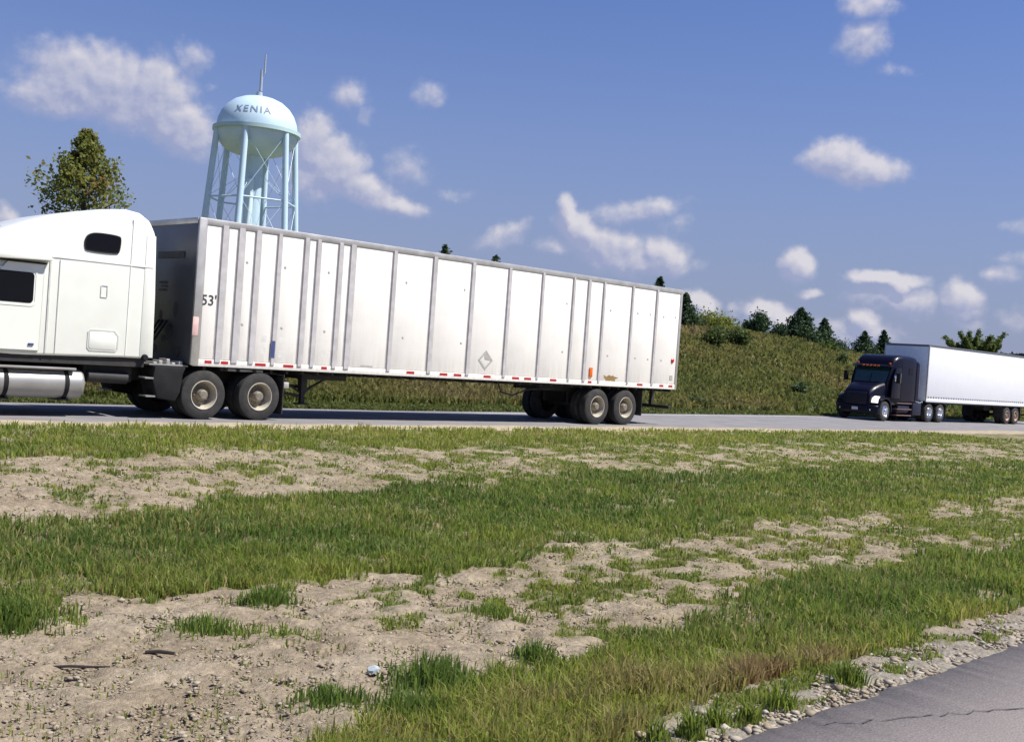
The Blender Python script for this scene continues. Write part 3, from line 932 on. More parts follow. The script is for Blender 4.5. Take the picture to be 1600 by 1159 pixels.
MB().box(15.80, 15.93, -.006, .003, 1.38, 1.52).build('grey_label', grey_print, tr)
b_ = MB(); poly = []
for i in range(22):
    a = 6.283 * i / 22
    poly.append((13.05 + .34 * math.cos(a) * (.6 + .6 * rnd.random()), .0032, 1.33 + .085 * math.sin(a) * (.5 + .8 * rnd.random())))
b_.add(poly, [tuple(range(22))]); b_.build('rust_stain', rust, tr)
# empty placard holder, a diamond
hx, hz, hs = 8.17, 1.61, .255
ph = MB()
ph.add([(hx - hs, -.004, hz), (hx, -.004, hz - hs), (hx + hs, -.004, hz), (hx, -.004, hz + hs), (hx - hs * .72, -.004, hz), (hx, -.004, hz - hs * .72), (hx + hs * .72, -.004, hz), (hx, -.004, hz + hs * .72)], [(0, 1, 5, 4), (1, 2, 6, 5), (2, 3, 7, 6), (3, 0, 4, 7)])
o = ph.build('placard_holder', grey_print, tr)
quad([(hx - .02, -.003, hz + .02), (hx + .17, -.003, hz), (hx + .04, -.003, hz + .17), (hx - .05, -.003, hz + .13)], grey_print, 'placard_flap', o)
# 53' length mark
t53 = text_mesh("53'", .30, 'length_mark', ink, tr, bold=.004)
t53.matrix_local = Matrix.Translation((.30, -.001, 2.45)) @ FACE_Y.to_4x4()
quad([(1.83, -.0295, 1.35), (1.93, -.0295, 1.35), (1.93, -.0295, 1.72), (1.83, -.0295, 1.72)], blue_ink, 'blue_mark', tr)
for (x, z) in [(1.66, 1.75), (1.66, 1.5), (2.1, 1.75), (2.1, 1.45), (3.22, 1.5)]:
    quad([(x - .06, .0035, z - .07), (x + .06, .0035, z - .07), (x + .06, .0035, z + .07), (x - .06, .0035, z + .07)], mat('ghost_print', (.66, .65, .62), .6), 'ghost_print', tr)
# underbody
ub = MB()
for k in range(40):
    ub.box(.3 + k * .4, .36 + k * .4, .05, WT - .05, ZB - .08, ZB + .04)
o = ub.build('crossmembers', dark_steel, tr); o['kind'] = 'stuff'
MB().box(.2, 2.0, .7, 1.9, ZB - .10, ZB - .082).build('coupler_plate', dark_steel, tr)
MB().box(11.0, 15.2, .78, .90, ZB - .22, ZB - .081).build('slider_rail', dark_steel, tr)
MB().box(11.0, 15.2, WT - .90, WT - .78, ZB - .22, ZB - .081).build('slider_rail', dark_steel, tr)
for y in (.55, WT - .55):
    lg = MB().box(3.0, 3.16, y - .08, y + .08, .62, ZB - .06).build('landing_leg', dark_steel, tr, bevel=.01)
    MB().box(3.03, 3.13, y - .05, y + .05, .36, .63).build('inner_leg', dark_steel, lg)
    MB().box(2.95, 3.22, y - .13, y + .13, .33, .362).build('foot', dark_steel, lg)
    MB().path([(3.12, y, .62), (4.0, y + .15, ZB - .06)], .03, 6).build('brace', dark_steel, lg)
    MB().path([(3.02, y, .60), (2.35, y + .15, ZB - .06)], .025, 6).build('brace', dark_steel, lg)
MB().path([(3.08, .55, .72), (3.08, WT - .55, .72)], .035, 8).build('landing_crossbar', dark_steel, tr)
MB().path([(2.35, .6, .62), (3.0, .55, .52)], .035, 6).build('support_arm', dark_steel, tr)
MB().box(3.1, 4.25, .5, WT - .5, ZB - .20, ZB - .07).build('landing_frame', dark_steel, tr)
for x in (13.24 - .62, 13.24 + .62):
    MB().path([(x, .3, .508), (x, WT - .3, .508)], .075, 10).build('axle', dark_steel, tr)
    for s, y in ((1, .02), (-1, WT - .02)):
        wheel(tr, x, y, s, .508, 'dish', rim_cream, hub_dark)
    MB().box(x - .4, x + .4, .80, .88, .55, ZB - .22).build('spring_hanger', dark_steel, tr)
    MB().box(x - .4, x + .4, WT - .88, WT - .80, .55, ZB - .22).build('spring_hanger', dark_steel, tr)
for y in (.05, WT - .65):
    MB().box(14.62, 14.64, y, y + .6, .28, ZB - .01).build('mud_flap', rubber, tr)
MB().path([(9.0, .35, ZB - .05), (9.15, .38, .80), (9.6, .4, .72), (10.2, .42, .90), (11.2, .45, .95)], .022, 6).build('air_line', rubber, tr)
bp_ = MB().box(15.98, 16.10, .1, WT - .1, .50, .60).build('underride_bar', dark_steel, tr, bevel=.01)
for y in (.75, WT - .85):
    MB().box(15.95, 16.06, y, y + .1, .59, ZB + .02).build('underride_post', dark_steel, bp_)
MB().box(16.08, 16.135, .06, WT / 2 - .01, ZB + .12, ZT - .14).build('rear_door', panel_white, tr, bevel=.006)
MB().box(16.08, 16.135, WT / 2 + .01, WT - .06, ZB + .12, ZT - .14).build('rear_door', panel_white, tr, bevel=.006)
for y in (.35, .95, WT - .95, WT - .35):
    MB().path([(16.16, y, ZB + .14), (16.16, y, ZT - .16)], .018, 6).build('lock_rod', rail_alu, tr)
for y in (.10, WT - .2):
    MB().box(16.10, 16.175, y, y + .1, ZB + .0, ZB + .10).build('tail_lamp', red_lens, tr, bevel=.01)


# ---------------------------------------------------------------- white sleeper tractor
def section(x, zb, zt, h, r, c=1.295, n=6, rb=.05, tum=0.0):
    """rounded closed cross section at x, half width h, top corner radius r; tum narrows the top"""
    p = []
    r = min(r, (zt - zb) * .45, h * .9)
    for (cy, cz, a0, rr_) in ((h - rb, zb + rb, -90, rb), (h - r, zt - r, 0, r), (-(h - r), zt - r, 90, r), (-(h - rb), zb + rb, 180, rb)):
        for i in range(n):
            a = math.radians(a0 + 90 * i / (n - 1))
            y = cy + rr_ * math.cos(a); z = cz + rr_ * math.sin(a)
            y *= 1 - tum * max(0, (z - zb) / 3.0)
            p.append((x, c + y, z))
    return p


def lofted(sts, name, m, parent, ang=30, tum=0.0):
    return MB().loft([section(*s, tum=tum) for s in sts]).build(name, m, parent, ang=ang)


tk = empty('semi_tractor', (11.39, 20.96, 0))
tag(tk, 'white high-roof sleeper tractor unit cut off by the left picture edge', 'truck', 'tractor units on the highway')
cab = [(-.90, 1.22, 3.62, 1.17, .22), (-.93, 1.20, 3.80, 1.21, .28), (-1.02, 1.19, 3.96, 1.23, .32), (-1.2, 1.19, 4.07, 1.235, .34), (-1.45, 1.19, 4.10, 1.24, .36), (-1.9, 1.18, 4.04, 1.24, .40), (-2.4, 1.17, 3.93, 1.24, .44), (-2.9, 1.16, 3.79, 1.235, .46), (-3.3, 1.15, 3.64, 1.225, .48), (-3.7, 1.15, 3.46, 1.20, .48), (-3.95, 1.15, 3.32, 1.17, .46), (-4.12, 1.15, 3.12, 1.14, .40), (-4.2, 1.15, 2.90, 1.12, .25), (-4.62, 1.15, 2.26, 1.05, .12)]
cabo = lofted(cab, 'cab', white_paint, tk, 40)
hood = [(-4.60, 1.0, 2.28, .98, .25), (-5.2, .95, 2.15, .92, .25), (-5.8, .9, 1.95, .86, .25), (-6.25, .85, 1.72, .80, .25), (-6.42, .85, 1.5, .74, .2)]
lofted(hood, 'hood', white_paint, tk, 40)
NS = .048          # y of the near cab side


def side_outline(pts, y, wdt, m, name, parent, dy=-.004):
    """thin raised closed outline (seal or panel gap) lying on the cab side; pts in (x, z)"""
    n = len(pts); cx = sum(p[0] for p in pts) / n; cz = sum(p[1] for p in pts) / n
    inner = []
    for i in range(n):
        p, q, r_ = pts[i - 1], pts[i], pts[(i + 1) % n]
        d1 = Vector((q[0] - p[0], q[1] - p[1])).normalized(); d2 = Vector((r_[0] - q[0], r_[1] - q[1])).normalized()
        nn = Vector((-(d1.y + d2.y), d1.x + d2.x)).normalized()
        if nn.dot(Vector((cx - q[0], cz - q[1]))) < 0: nn = -nn
        inner.append((q[0] + nn.x * wdt, q[1] + nn.y * wdt))
    vs = [(x, y + dy, z) for x, z in pts] + [(x, y + dy, z) for x, z in inner]
    vs += [(x, y + .03, z) for x, z in pts] + [(x, y + .03, z) for x, z in inner]
    fs = []
    for i in range(n):
        j = (i + 1) % n
        fs += [(i, j, n + j, n + i), (i, 2 * n + i, 2 * n + j, j), (n + i, n + j, 3 * n + j, 3 * n + i)]
    return MB().add(vs, fs).build(name, m, parent)


def rrect(x0, x1, z0, z1, r, n=5, cut=0.0):
    p = []
    for (cx, cz, a0) in ((x1 - r, z0 + r, -90), (x1 - r - cut, z1 - r, 0), (x0 + r, z1 - r, 90), (x0 + r, z0 + r, 180)):
        for i in range(n):
            a = math.radians(a0 + 90 * i / (n - 1))
            p.append((cx + r * math.cos(a), cz + r * math.sin(a)))
    return p


def plate(pts, y, th, m, name, parent, side=1):
    y0, y1 = (y - th, y + .03) if side == 1 else (y - .03, y + th)
    return MB().prism(pts, y0, y1).build(name, m, parent)


for side in (1, -1):
    Y = NS if side == 1 else 2.59 - NS
    # sleeper window
    pts = [(-2.36, 3.22), (-2.30, 3.17), (-1.72, 3.17), (-1.66, 3.22), (-1.64, 3.48), (-1.69, 3.54), (-2.15, 3.55), (-2.30, 3.50), (-2.37, 3.40)]
    for _ in range(3):      # round the corners off
        pts = [q for i in range(len(pts)) for q in ((pts[i][0] * .75 + pts[(i + 1) % len(pts)][0] * .25, pts[i][1] * .75 + pts[(i + 1) % len(pts)][1] * .25), (pts[i][0] * .25 + pts[(i + 1) % len(pts)][0] * .75, pts[i][1] * .25 + pts[(i + 1) % len(pts)][1] * .75))]
    w_ = plate(pts, Y, .006, glass_dark, 'sleeper_window', cabo, side)
    if side == 1:
        side_outline([(x * 1.0, z) for x, z in pts], Y - .006, .022, black_trim, 'window_seal', w_)
    # door with its window
    dpts = [(-4.15, 1.24), (-3.10, 1.24), (-3.08, 2.83), (-3.75, 2.83), (-4.02, 2.5), (-4.15, 2.2)]
    d = plate(dpts, Y + (.010 if side == 1 else -.010) + (.0 if side == 1 else 0), .022, white_paint, 'door', cabo, side)
    wy = Y - .012 if side == 1 else Y + .012
    wp = rrect(-3.95, -3.26, 2.10, 2.66, .07)
    plate(wp, wy, .006, glass_dark, 'door_window', d, side)
    if side == 1:
        MB().box(-4.12, -3.06, Y - .045, Y + .03, 2.835, 2.862).build('visor_shade_strip', black_trim, d)  # black strip put in for the shade the visor casts on the door
        side_outline(rrect(-3.98, -3.23, 2.07, 2.69, .08), wy - .004, -.03, white_paint, 'window_frame', d)
        # door gap, pillar groove, sleeper seams
        side_outline(dpts, Y - .010, .012, gap_grey, 'door_gap', d, dy=-.0035)
        MB().box(-3.30, -3.2, wy - .022, wy - .004, 1.33, 1.37).build('door_emblem', blue_ink, d, bevel=.004)
        MB().box(-4.10, -3.95, wy - .03, wy, 1.72, 1.76).build('door_handle', black_trim, d, bevel=.008)
        MB().box(-2.985, -2.955, Y - .002, Y + .04, 1.2, 2.95).build('pillar_groove', gap_grey, cabo)
        MB().box(-2.80, -2.785, Y - .002, Y + .04, 1.2, 2.95).build('pillar_groove', gap_grey, cabo)
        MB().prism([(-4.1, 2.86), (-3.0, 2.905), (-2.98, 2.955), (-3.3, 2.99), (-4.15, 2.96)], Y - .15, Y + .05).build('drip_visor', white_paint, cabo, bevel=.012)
        side_outline([(-2.19, 1.34), (-2.14, 1.29), (-1.62, 1.29), (-1.57, 1.34), (-1.57, 1.60), (-1.66, 1.70), (-2.14, 1.70), (-2.19, 1.65)], Y, .028, gap_grey, 'locker_seal', cabo)
        MB().prism([(-2.155, 1.36), (-2.12, 1.325), (-1.64, 1.325), (-1.605, 1.36), (-1.605, 1.58), (-1.68, 1.665), (-2.12, 1.665), (-2.155, 1.63)], Y - .006, Y + .03).build('locker_door', white_paint, cabo, bevel=.004)
        side_outline(rrect(-1.99, -1.85, 2.32, 2.56, .02), Y, .016, mat('vent_grey', (.55, .55, .53), .6), 'vent_frame', cabo)
        MB().box(-1.42, -1.41, Y - .002, Y + .03, 1.25, 3.9).build('sleeper_seam', mat('seam', (.76, .77, .73), .5), cabo)
        MB().box(-2.95, -.95, Y - .003, Y + .03, 2.985, 3.0).build('sleeper_seam', mat('seam2', (.76, .77, .73), .5), cabo)
        # side extender behind the sleeper
    ye = (Y + .004, Y + .026) if side == 1 else (Y - .026, Y - .004)
    MB().prism([(-1.12, 1.215), (-.84, 1.215), (-.87, 2.4), (-.93, 3.62), (-1.12, 3.62)], *ye).build('side_extender', white_paint, cabo, bevel=.008)
MB().box(-.895, -.86, .2, 2.39, 1.25, 3.55).build('cab_back', black_trim, cabo)
# roof front: dark skylight, red marker lamps, windshield
sk = []
for x, z in ((-4.08, 3.235), (-3.72, 3.475)):
    sk += [(x, .55, z), (x, 2.04, z)]
MB().add([(a, y, z + .012) for a, y, z in sk], [(0, 1, 3, 2)]).build('skylight', glass_dark, cabo)
for k in range(5):
    MB().box(-4.21, -4.12, .42 + k * .42, .54 + k * .42, 3.02, 3.10).build('marker_lamp', red_lens, cabo, bevel=.01)
b_ = MB(); b_.add([(-4.235, .32, 2.87), (-4.235, 2.27, 2.87), (-4.625, 2.2, 2.30), (-4.625, .39, 2.30)], [(0, 1, 2, 3)])
o = b_.build('windshield', glass_dark, cabo)
MB().prism([(-4.15, 3.02), (-4.55, 2.80), (-4.56, 2.77), (-4.2, 2.96)], .2, 2.39).build('sun_visor', black_trim, cabo)
MB().box(-6.40, -6.435, .62, 1.97, .95, 1.48).build('grille', black_trim, tk)
MB().box(-6.62, -6.28, .08, 2.51, .42, .82).build('bumper', white_paint, tk, bevel=.05)
for s in (1, -1):
    yy = (lambda d: d if s == 1 else 2.59 - d)
    arc = [(-5.22 + .66 * math.cos(math.radians(a)), .55 + .66 * math.sin(math.radians(a))) for a in range(0, 181, 15)]
    arc += [(-5.22 + .58 * math.cos(math.radians(a)), .55 + .58 * math.sin(math.radians(a))) for a in range(180, -1, -15)]
    y = sorted((yy(.04), yy(.62)))
    MB().prism(arc, *y).build('fender', white_paint, tk)
    y = sorted((yy(.12), yy(.52)))
    MB().box(-6.43, -6.3, y[0], y[1], 1.0, 1.25).build('headlight', chrome, tk, bevel=.03)
    wheel(tk, -5.22, yy(.06), s, .508, 'conv', rim_cream, hub_dark, dual=False)
    for x in (.99 - .66, .99 + .66):
        wheel(tk, x, yy(.03), s, .508, 'dish', rim_cream, hub_dark)
    # mirror
    y = sorted((yy(-.28), yy(-.06)))
    mr_ = MB().box(-4.3, -4.2, y[0], y[1], 1.95, 2.65).build('mirror', black_trim, tk, bevel=.03)
    MB().path([(-4.2, yy(.1), 2.6), (-4.25, yy(-.17), 2.62)], .015, 6).build('mirror_arm', black_trim, mr_)
    # tank
    tb = MB().lathe([(.0005, 0), (.20, .012), (.26, .04), (.285, .08), (.287, .10), (.287, 1.72), (.285, 1.75), (.26, 1.79), (.20, 1.815), (.0005, 1.83)], (-3.95, yy(.36), .635), 'x', 28)
    tb = tb.build('fuel_tank', tank_alu, tk)
    for x in (-3.62, -2.5):
        ring = MB().lathe([(.292, -.04), (.297, -.04), (.297, .04), (.292, .04)], (x, yy(.36), .635), 'x', 28).build('tank_strap', black_trim, tb)
        y = sorted((yy(.2), yy(.75)))
        MB().box(x - .10, x + .10, y[0], y[1], .315, .352).build('tank_bracket', dark_steel, tb, bevel=.01)
    y = sorted((yy(.06), yy(.5)))
    MB().box(-3.9, -2.35, y[0], y[1], .90, .945).build('tank_step', tank_alu, tb, bevel=.012)
# frame and everything dark under the cab
for y in (.86, 1.66):
    MB().box(-6.2, 2.05, y, y + .08, .72, 1.0).build('frame_rail', dark_steel, tk)
MB().box(-4.3, -.98, .12, 2.47, 1.02, 1.17).build('cab_floor', dark_steel, tk)
MB().box(-2.1, -1.1, .35, 2.3, .70, 1.02).build('battery_box', dark_steel, tk, bevel=.03)
MB().path([(-2.05, .3, .80), (-1.25, .3, .78)], .12, 12).build('air_tank', dark_steel, tk)
for x in (.99 - .66, .99 + .66):
    MB().path([(x, .3, .508), (x, 2.3, .508)], .10, 10).build('axle', dark_steel, tk)
    MB().lathe([(.0005, -.22), (.2, -.15), (.24, 0), (.2, .15), (.0005, .22)], (x, 1.295, .52), 'y', 14).build('differential', dark_steel, tk)
MB().box(-5.4, -5.05, .3, 2.3, .42, .52).build('front_axle', dark_steel, tk)
MB().prism([(.3, 1.01), (1.7, 1.01), (1.6, 1.06), (.4, 1.06)], .85, 1.75).build('fifth_wheel', dark_steel, tk)
for s in (1, -1):
    yy = (lambda d: d if s == 1 else 2.59 - d)
    y = sorted((yy(.03), yy(.62)))
    MB().prism([(-.78, 1.06), (-.82, .78), (-.70, .42), (-.30, .36), (-.20, .55), (-.16, .92), (-.10, 1.06)], *y).build('quarter_fender', black_trim, tk, bevel=.03)
    MB().box(-.98, -.80, y[0], y[0] + .3, .80, .83).build('step', tank_alu, tk)
    MB().box(-.94, -.74, y[0], y[0] + .3, .44, .47).build('step', tank_alu, tk)
    MB().box(2.22, 2.24, y[0], y[1], .14, 1.0).build('mud_flap', rubber, tk)
    MB().path([(2.0, yy(.95), .95), (2.23, yy(.7), .98), (2.23, yy(.05), .98)], .02, 6).build('flap_hanger', chrome, tk)
MB().box(-.85, .0, .15, 2.44, 1.065, 1.10).build('deck_plate', tank_alu, tk, bevel=.01)
for k in range(5):
    MB().box(-.74 + k * .14, -.66 + k * .14, .2 + .04 * (k % 2), .55, 1.10, 1.14 + .035 * (k % 3)).build('deck_clutter', rail_alu, tk, bevel=.015)
MB().box(.9, 1.75, .12, .5, 1.02, 1.075).build('deck_plate', tank_alu, tk, bevel=.01)
MB().box(2.26, 2.42, .1, .28, .70, .84).build('rear_lamp_box', rail_alu, tk, bevel=.02)
MB().lathe([(.0005, -.03), (.05, -.03), (.06, .0), (.06, .08)], (-1.02, -.0, 1.22), 'y', 12).build('side_lamp', black_trim, tk)
for k, col in enumerate(('red', 'blue', 'black')):
    pts = [(-.84, 1.1 + k * .18, 2.1), (-.60, 1.1 + k * .18, 1.55), (-.45, 1.12 + k * .18, 1.42), (-.28, 1.12 + k * .18, 1.6), (-.04, 1.1 + k * .18, 2.0)]
    MB().path(pts, .022, 6).build('air_hose', black_trim, tk)
MB().path([(-.55, .35, 1.1), (-.55, .35, 3.95)], .07, 14).build('exhaust_stack', dark_steel, tk) if False else None

# ---------------------------------------------------------------- second trailer, smooth white
tr2 = empty('semi_trailer', (58.06, 27.57, -.2), -.008)
tag(tr2, 'smooth bright white box trailer coupled behind the dark navy tractor at the right edge', 'trailer', 'semi trailers on the highway')
H2 = 4.17
MB().box(.02, 16.1, .02, WT - .02, 1.15, H2 - .03).build('cargo_box', bluish_white, tr2, bevel=.02)
for s in (0, 1):
    yy = (lambda d: d if s == 0 else WT - d)
    y = sorted((yy(0), yy(.05)))
    MB().box(.0, 16.13, y[0], y[1], H2 - .10, H2).build('top_rail', mat('dull_rail', (.16, .165, .18), .5, .3), tr2, bevel=.01)
    y = sorted((yy(-.004), yy(.05)))
    MB().box(.0, 16.13, y[0], y[1], 1.10, 1.28).build('bottom_rail', bluish_white, tr2, bevel=.008)
    y = sorted((yy(.002), yy(.06)))
    MB().box(-.02, .07, y[0], y[1], 1.12, H2 - .02).build('corner_post', rail_alu, tr2, bevel=.012)
    rv = MB()
    for k in range(52):
        x = .25 + k * .305
        y = sorted((yy(-.012), yy(.01)))
        rv.box(x - .05, x + .05, y[0], y[1], 1.31, 1.39)
    o = rv.build('rivet_plate', mat('rivet_grey', (.16, .16, .17), .6), tr2); o['kind'] = 'stuff'
MB().box(-.01, .022, .05, WT - .05, 1.15, H2 - .05).build('front_wall', mat('front_wall_white', (.80, .83, .86), .5, var=.06), tr2, bevel=.006)
MB().box(-.016, -.008, .06, WT - .06, H2 - .12, H2 - .01).build('front_rail', mat('dull_rail2', (.16, .165, .18), .5, .3), tr2)
MB().box(0, 16.13, .05, WT - .05, H2 - .03, H2 - .005).build('roof_sheet', bluish_white, tr2)
MB().box(.3, 15.9, .1, WT - .1, 1.02, 1.12).build('underframe', dark_steel, tr2)
for y in (.55, WT - .55):
    lg = MB().box(3.0, 3.15, y - .08, y + .08, .35, 1.05).build('landing_leg', dark_steel, tr2)
    MB().path([(3.1, y, .5), (3.9, y, 1.04)], .03, 6).build('brace', dark_steel, lg)
rim_red = mat('rim_rusty_orange', (.50, .34, .25), .5, var=.25, scale=10)
for x in (11.26 - .62, 11.26 + .62):
    MB().path([(x, .3, .5), (x, WT - .3, .5)], .08, 8).build('axle', dark_steel, tr2)
    for s, y in ((1, .02), (-1, WT - .02)):
        wheel(tr2, x, y, s, .508, 'dish', rim_red, hub_dark)
MB().box(9.0, 13.5, .75, 1.85, .75, 1.02).build('slider_frame', dark_steel, tr2)
for y in (.05, WT - .65):
    MB().box(12.6, 12.62, y, y + .6, .25, 1.05).build('mud_flap', rubber, tr2)
    MB().box(10.05, 10.07, y, y + .6, .35, 1.05).build('mud_flap', rubber, tr2)
MB().box(16.0, 16.1, .1, WT - .1, .5, .6).build('underride_bar', dark_steel, tr2)

# ---------------------------------------------------------------- dark navy tractor, seen from its front corner
bk = empty('semi_tractor', (58.06, 27.57, -.2), -.008)
tag(bk, 'dark navy blue sleeper tractor with a sun glint on its near headlight coming along the far lane', 'truck', 'tractor units on the highway')
cab2 = [(-.95, 1.05, 3.10, 1.10, .15), (-1.0, 1.05, 3.28, 1.14, .2), (-1.1, 1.05, 3.38, 1.16, .24), (-1.6, 1.05, 3.43, 1.17, .26), (-2.4, 1.05, 3.44, 1.17, .28), (-2.9, 1.05, 3.40, 1.14, .28), (-3.2, 1.05, 3.28, 1.08, .28), (-3.36, 1.05, 3.05, 1.04, .24), (-3.42, 1.05, 2.86, 1.02, .14), (-3.80, 1.05, 1.96, .98, .10)]
c2 = lofted(cab2, 'cab', navy, bk, 40)
lofted([(-3.78, .9, 2.0, .95, .28), (-4.2, .88, 1.90, .90, .30), (-4.6, .82, 1.76, .84, .30), (-4.92, .72, 1.58, .78, .28), (-5.02, .72, 1.42, .74, .22)], 'hood', navy, bk, 40)
b_ = MB()
b_.add([(-3.455, .36, 2.80), (-3.455, 2.23, 2.80), (-3.815, 2.18, 1.99), (-3.815, .41, 1.99)], [(0, 1, 2, 3)])
wsg = mat('windshield_glass', (.018, .045, .045), .05, var=.1, spec=.8)
ws2 = b_.build('windshield', wsg, c2)
MB().path([(-3.635, 1.295, 2.42), (-3.82, 1.295, 1.98)], .02, 6).build('windshield_post', black_trim, ws2)
MB().prism([(-3.40, 2.93), (-3.74, 2.82), (-3.75, 2.78), (-3.42, 2.86)], .22, 2.37).build('sun_visor', navy, c2)
for k in range(5):
    MB().box(-3.76, -3.70, .85 + k * .21, .97 + k * .21, 2.79, 2.86).build('marker_lamp', orange_lens, c2, bevel=.008)
for k in (.35, 2.15):
    MB().box(-3.52, -3.44, k, k + .1, 2.93, 3.0).build('marker_lamp', orange_lens, c2, bevel=.008)
for s in (1, -1):
    yy = (lambda d: d if s == 1 else 2.59 - d)
    Y = yy(.135)
    dp = [(-3.66, 1.2), (-2.72, 1.2), (-2.72, 2.75), (-3.28, 2.75), (-3.58, 2.1)]
    y = sorted((Y - .02 * s, Y + .04 * s))
    d2 = MB().prism(dp, *y).build('door', navy, c2, bevel=.008)
    y = sorted((Y - .028 * s, Y))
    MB().prism([(-3.46, 2.08), (-2.82, 2.08), (-2.82, 2.66), (-3.24, 2.66)], *y).build('door_window', glass_dark, d2)
    y = sorted((yy(.11), yy(.15)))
    MB().prism([(-1.9, 2.45), (-1.5, 2.45), (-1.5, 2.8), (-1.9, 2.8)], *y).build('sleeper_window', glass_dark, c2)
    y = sorted((yy(.128), yy(.17)))
    MB().box(-2.62, -2.58, y[0], y[1], 1.1, 3.1).build('sleeper_seam', black_trim, c2)
    y = sorted((yy(.13), yy(.155)))
    MB().prism([(-1.0, 1.1), (-.70, 1.1), (-.74, 3.05), (-1.0, 3.2)], *y).build('side_extender', navy, c2)
    # fender with headlight
    fa = [(-4.23 + .64 * math.cos(math.radians(a)), .58 + .64 * math.sin(math.radians(a))) for a in range(-10, 171, 15)]
    fb_ = [(-4.23 + .56 * math.cos(math.radians(a)), .58 + .56 * math.sin(math.radians(a))) for a in range(170, -11, -15)]
    y = sorted((yy(.06), yy(.60)))
    MB().prism(fa + fb_, *y).build('fender', navy, bk)
    y = sorted((yy(.16), yy(.58)))
    nose = MB().prism([(-4.9, .70), (-4.72, .70), (-4.5, 1.12), (-4.2, 1.22), (-4.2, 1.3), (-4.62, 1.28), (-4.86, 1.12)], *y).build('fender_nose', navy, bk, bevel=.03)
    hl = MB().prism([(-4.91, .92), (-4.87, 1.14), (-4.68, 1.25), (-4.74, .92)], yy(.17) if s == 1 else yy(.55), yy(.55) if s == 1 else yy(.17)).build('headlight', (emit_mat('headlight_glint', (1, .97, .88), 1.2) if s == 1 else glass_dark), bk, bevel=.015)  # near lens glows to imitate a sun glint; the lamp itself is unlit
    wheel(bk, -4.23, yy(.09), s, .508, 'conv', chrome, chrome, dual=False)
    for x in (1.22 - .66, 1.22 + .66):
        wheel(bk, x, yy(.05), s, .508, 'dish', chrome, chrome)
    y = sorted((yy(-.30), yy(-.08)))
    mm = MB().box(-3.66, -3.54, y[0], y[1], 1.98, 2.50).build('mirror', black_trim, bk, bevel=.03)
    MB().box(-3.53, -3.50, y[0] + .02, y[1] - .02, 2.0, 2.48).build('mirror_glass', chrome, mm)
    MB().path([(-3.45, yy(.15), 2.45), (-3.58, yy(-.19), 2.44)], .018, 6).build('mirror_arm', black_trim, mm)
    MB().path([(-3.55, yy(.15), 2.02), (-3.58, yy(-.19), 2.04)], .018, 6).build('mirror_arm', black_trim, mm)
    t2 = MB().lathe([(.0005, 0), (.24, .03), (.28, .1), (.28, 1.2), (.24, 1.27), (.0005, 1.3)], (-2.75, yy(.42), .68), 'x', 20).build('fuel_tank', navy2, bk)
    y = sorted((yy(.10), yy(.52)))
    for z in (.30, .62, .93):
        MB().box(-2.95, -1.35, y[0], y[1], z, z + .05).build('side_step', mat('step_brown', (.16, .10, .095), .5), bk, bevel=.01)
    MB().box(-1.25, -.3, y[0], y[1], .35, 1.0).build('side_box', navy2, bk, bevel=.03)
    y = sorted((yy(.05), yy(.6)))
    MB().box(2.5, 2.52, y[0], y[1], .2, 1.0).build('mud_flap', rubber, bk)
# convex door mirror that catches the sun on the near side
MB().box(-3.46, -3.36, .02, .14, 2.05, 2.38).build('hood_mirror', chrome, bk, bevel=.03)
gr = MB().box(-5.055, -5.0, .72, 1.87, .80, 1.42).build('grille', navy2, bk, bevel=.02)
for k in range(7):
    MB().box(-5.072, -5.05, .74, 1.85, .85 + k * .08, .88 + k * .08).build('grille_bar', navy, gr)
bmp = MB().loft([section(x, z0, z1, h, .08, n=4) for x, z0, z1, h in ((-4.55, .34, .76, 1.20), (-4.9, .32, .78, 1.17), (-5.05, .32, .78, 1.02), (-5.12, .36, .74, .8))]).build('bumper', navy, bk)
MB().box(-5.135, -5.11, 1.12, 1.46, .50, .65).build('number_plate', mat('plate', (.55, .55, .55), .5), bmp)
for y in (.42, 2.0):
    MB().box(-5.115, -5.04, y, y + .18, .50, .60).build('fog_lamp', chrome, bmp, bevel=.02)
for y in (.86, 1.66):
    MB().box(-4.9, 2.3, y, y + .08, .72, 1.0).build('frame_rail', dark_steel, bk)
MB().box(-3.7, -.9, .25, 2.34, .86, 1.06).build('cab_floor', dark_steel, bk)
for x in (1.22 - .66, 1.22 + .66, -4.23):
    MB().path([(x, .3, .5), (x, 2.3, .5)], .09, 8).build('axle', dark_steel, bk)
MB().box(.4, 2.1, .8, 1.8, 1.0, 1.07).build('fifth_wheel', dark_steel, bk)
MB().box(-.8, -.1, .2, 2.4, 1.04, 1.09).build('deck_plate', tank_alu, bk)
for k in range(3):
    MB().box(-.6 + k * .2, -.48 + k * .2, .14, .3, .92 + .05 * k, 1.06 + .05 * k).build('deck_clutter', chrome, bk, bevel=.02)

